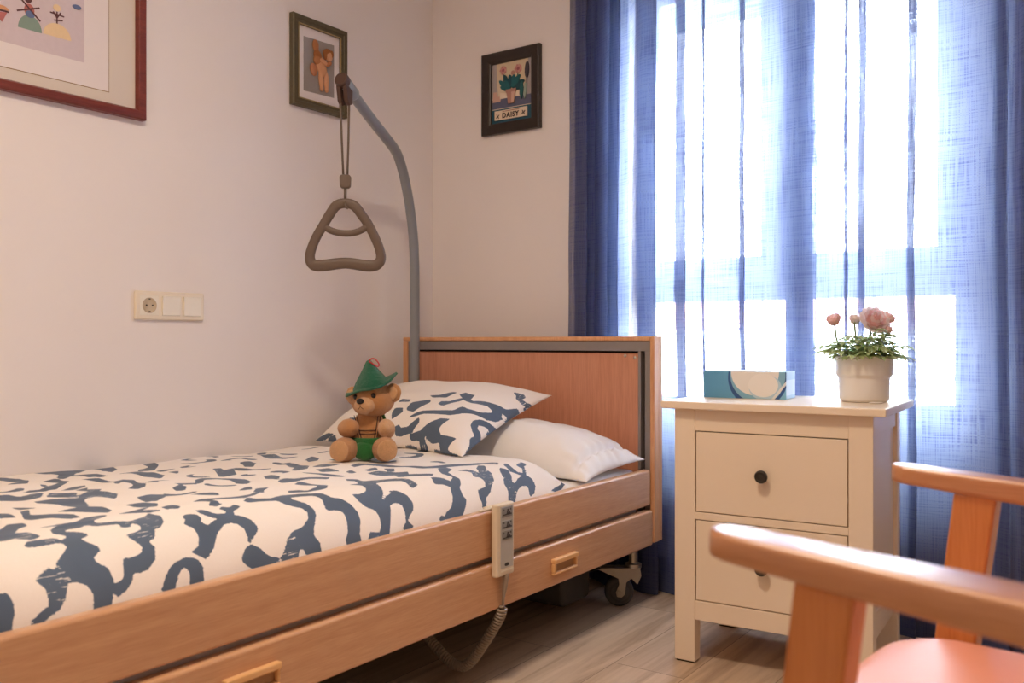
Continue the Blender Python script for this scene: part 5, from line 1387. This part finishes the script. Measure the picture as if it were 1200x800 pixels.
def post(bm, x0, x1, ya, yb_, za, zb, w0, w1):
    """leg from (ya,za) at the floor to (yb,zb)"""
    box_v = [(x0, ya - w0 / 2, za), (x1, ya - w0 / 2, za), (x1, ya + w0 / 2, za), (x0, ya + w0 / 2, za), (x0, yb_ - w1 / 2, zb), (x1, yb_ - w1 / 2, zb), (x1, yb_ + w1 / 2, zb), (x0, yb_ + w1 / 2, zb)]
    vs = [bm.verts.new(p) for p in box_v]
    for f in ((0, 3, 2, 1), (4, 5, 6, 7), (0, 1, 5, 4), (1, 2, 6, 5), (2, 3, 7, 6), (3, 0, 4, 7)): bm.faces.new([vs[i] for i in f])
    return bm
for s in (1, -1):
    xs = (0.241, 0.287) if s > 0 else (-0.254, -0.211)
    obj('arm', arm(*xs), M['chairwood'], ch, local=True, smooth=False, bevel=0.0)
    o = ch.children[-1]
    for p in o.data.polygons: p.use_smooth = True
    lx = (0.249, 0.284) if s > 0 else (-0.250, -0.215)
    obj('leg', post(BM(), lx[0], lx[1], 0.02 + 0.016 * (s > 0), 0.098 + 0.016 * (s > 0), 0.0, 0.632, 0.043, 0.047), M['chairpost'], ch, local=True, bevel=0.004, bev_seg=3)
    obj('leg', post(BM(), lx[0], lx[1], 0.54, 0.50, 0.0, 0.61, 0.042, 0.048), M['chairpost'], ch, local=True, bevel=0.004)
    b = BM(); box(b, lx[0] + 0.005, lx[1] - 0.005, 0.07, 0.51, 0.385, 0.425)
    obj('side_stretcher', b, M['chairwood'], ch, local=True, bevel=0.004)
    b = BM(); post(b, lx[0], lx[1], 0.515, 0.60, 0.60, 0.92, 0.045, 0.035)
    obj('back_post', b, M['chairpost'], ch, local=True, bevel=0.004)
def cushion(x0, x1, y0, y1, z0, z1, rc, dome):
    b = BM(); n = 10
    def outline(inset):
        pts = []
        for cx, cy, a0 in ((x1 - rc, y1 - rc, 0), (x0 + rc, y1 - rc, pi / 2), (x0 + rc, y0 + rc, pi), (x1 - rc, y0 + rc, 3 * pi / 2)):
            for k in range(n + 1):
                a = a0 + pi / 2 * k / n; pts.append((cx + (rc - inset) * cos(a), cy + (rc - inset) * sin(a)))
        return pts
    rings = []
    H = z1 - z0
    for f, z in ((0.012, z0), (0.003, z0 + 0.006), (0.0, z0 + 0.018), (0.0, z1 - 0.022), (0.004, z1 - 0.010), (0.014, z1 - 0.002), (0.030, z1 + dome * 0.35), (0.050, z1 + dome * 0.6)):
        rings.append([b.verts.new((x, y, z)) for x, y in outline(f)])
    cx, cy = (x0 + x1) / 2, (y0 + y1) / 2
    base = outline(0.050)
    for q in (0.7, 0.4, 0.15):
        rings.append([b.verts.new((cx + (x - cx) * q, cy + (y - cy) * q, z1 + dome * (1 - 0.4 * q * q))) for x, y in base])
    for p, q in zip(rings[:-1], rings[1:]):
        m = len(p)
        for k in range(m): b.faces.new((p[k], p[(k + 1) % m], q[(k + 1) % m], q[k]))
    b.faces.new(rings[0][::-1]); b.faces.new(rings[-1])
    return finish(b)
obj('seat', cushion(-0.206, 0.240, 0.012, 0.505, 0.412, 0.464, 0.085, 0.012), M['salmon'], ch, local=True, smooth=True)
for y in (0.49, 0.075):
    obj('seat_rail', box(BM(), -0.216, 0.250, y, y + 0.025, 0.36, 0.40), M['chairwood'], ch, local=True, bevel=0.004)
b = BM(); box(b, -0.216, 0.250, 0, 0.045, -0.16, 0.16, mat4=Matrix.Translation((0, 0.535, 0.72)) @ Matrix.Rotation(radians(-14), 4, 'X'))
obj('backrest', b, M['salmon'], ch, local=True, bevel=0.018, bev_seg=4)

# ------------------------------------------------------------------ light, sky, camera
w = bpy.data.worlds.new('sky'); SC.world = w; w.use_nodes = True
nt = w.node_tree; bg = nt.nodes['Background']
bg.inputs[0].default_value = (0.93, 0.97, 1.0, 1); bg.inputs[1].default_value = SKY
po = bpy.data.lights.new('window_portal', 'AREA'); po.shape = 'RECTANGLE'; po.size = WX1 - WX0; po.size_y = WZ1 - WZ0
po.cycles.is_portal = True
o = bpy.data.objects.new('window_portal', po); COL.objects.link(o); o.location = ((WX0 + WX1) / 2, 0.26, (WZ0 + WZ1) / 2); o.rotation_euler = (radians(-90), 0, 0)
sun = bpy.data.lights.new('sun', 'SUN'); sun.energy = SUN; sun.angle = radians(0.6); sun.color = (1, 0.96, 0.9)
o = bpy.data.objects.new('sun', sun); COL.objects.link(o); o.rotation_euler = (radians(50), 0, radians(-25)); o.location = (0, -3, 8)
def lamp(name, loc, size, power, col):
    l = bpy.data.lights.new(name, 'AREA'); l.shape = 'DISK'; l.size = size; l.energy = power; l.color = col
    o = bpy.data.objects.new(name, l); COL.objects.link(o); o.location = loc
    return o
lamp('ceiling_and_fill_lamp', LAMP_POS, 0.40, LAMP, LAMP_COL)
lamp('ceiling_and_fill_lamp', FILL_LAMP_POS, 0.40, FILL_LAMP, LAMP_COL)  # added fill lamp behind the camera, not a fitting of the room

cam = bpy.data.cameras.new('camera'); co = bpy.data.objects.new('camera', cam); COL.objects.link(co)
yaw = math.atan(742 / 1055)
co.location = (2.32987, -2.75999, 0.813); co.rotation_euler = (pi / 2, 0, yaw)
cam.sensor_width = 36; cam.lens = 36 * 1055 / 1200; cam.clip_start = 0.02
cam.dof.use_dof = True; cam.dof.focus_distance = 2.6; cam.dof.aperture_fstop = 5.6
SC.camera = co
vs = SC.view_settings
vs.view_transform = 'Standard'; vs.look = 'None'; vs.gamma = 1; vs.use_curve_mapping = False; vs.exposure = EXPO
cy = SC.cycles
cy.use_denoising = True; cy.max_bounces = 10; cy.diffuse_bounces = 6; cy.glossy_bounces = 4; cy.transmission_bounces = 8; cy.transparent_max_bounces = 32
cy.sample_clamp_indirect = 6; cy.caustics_reflective = False; cy.caustics_refractive = False
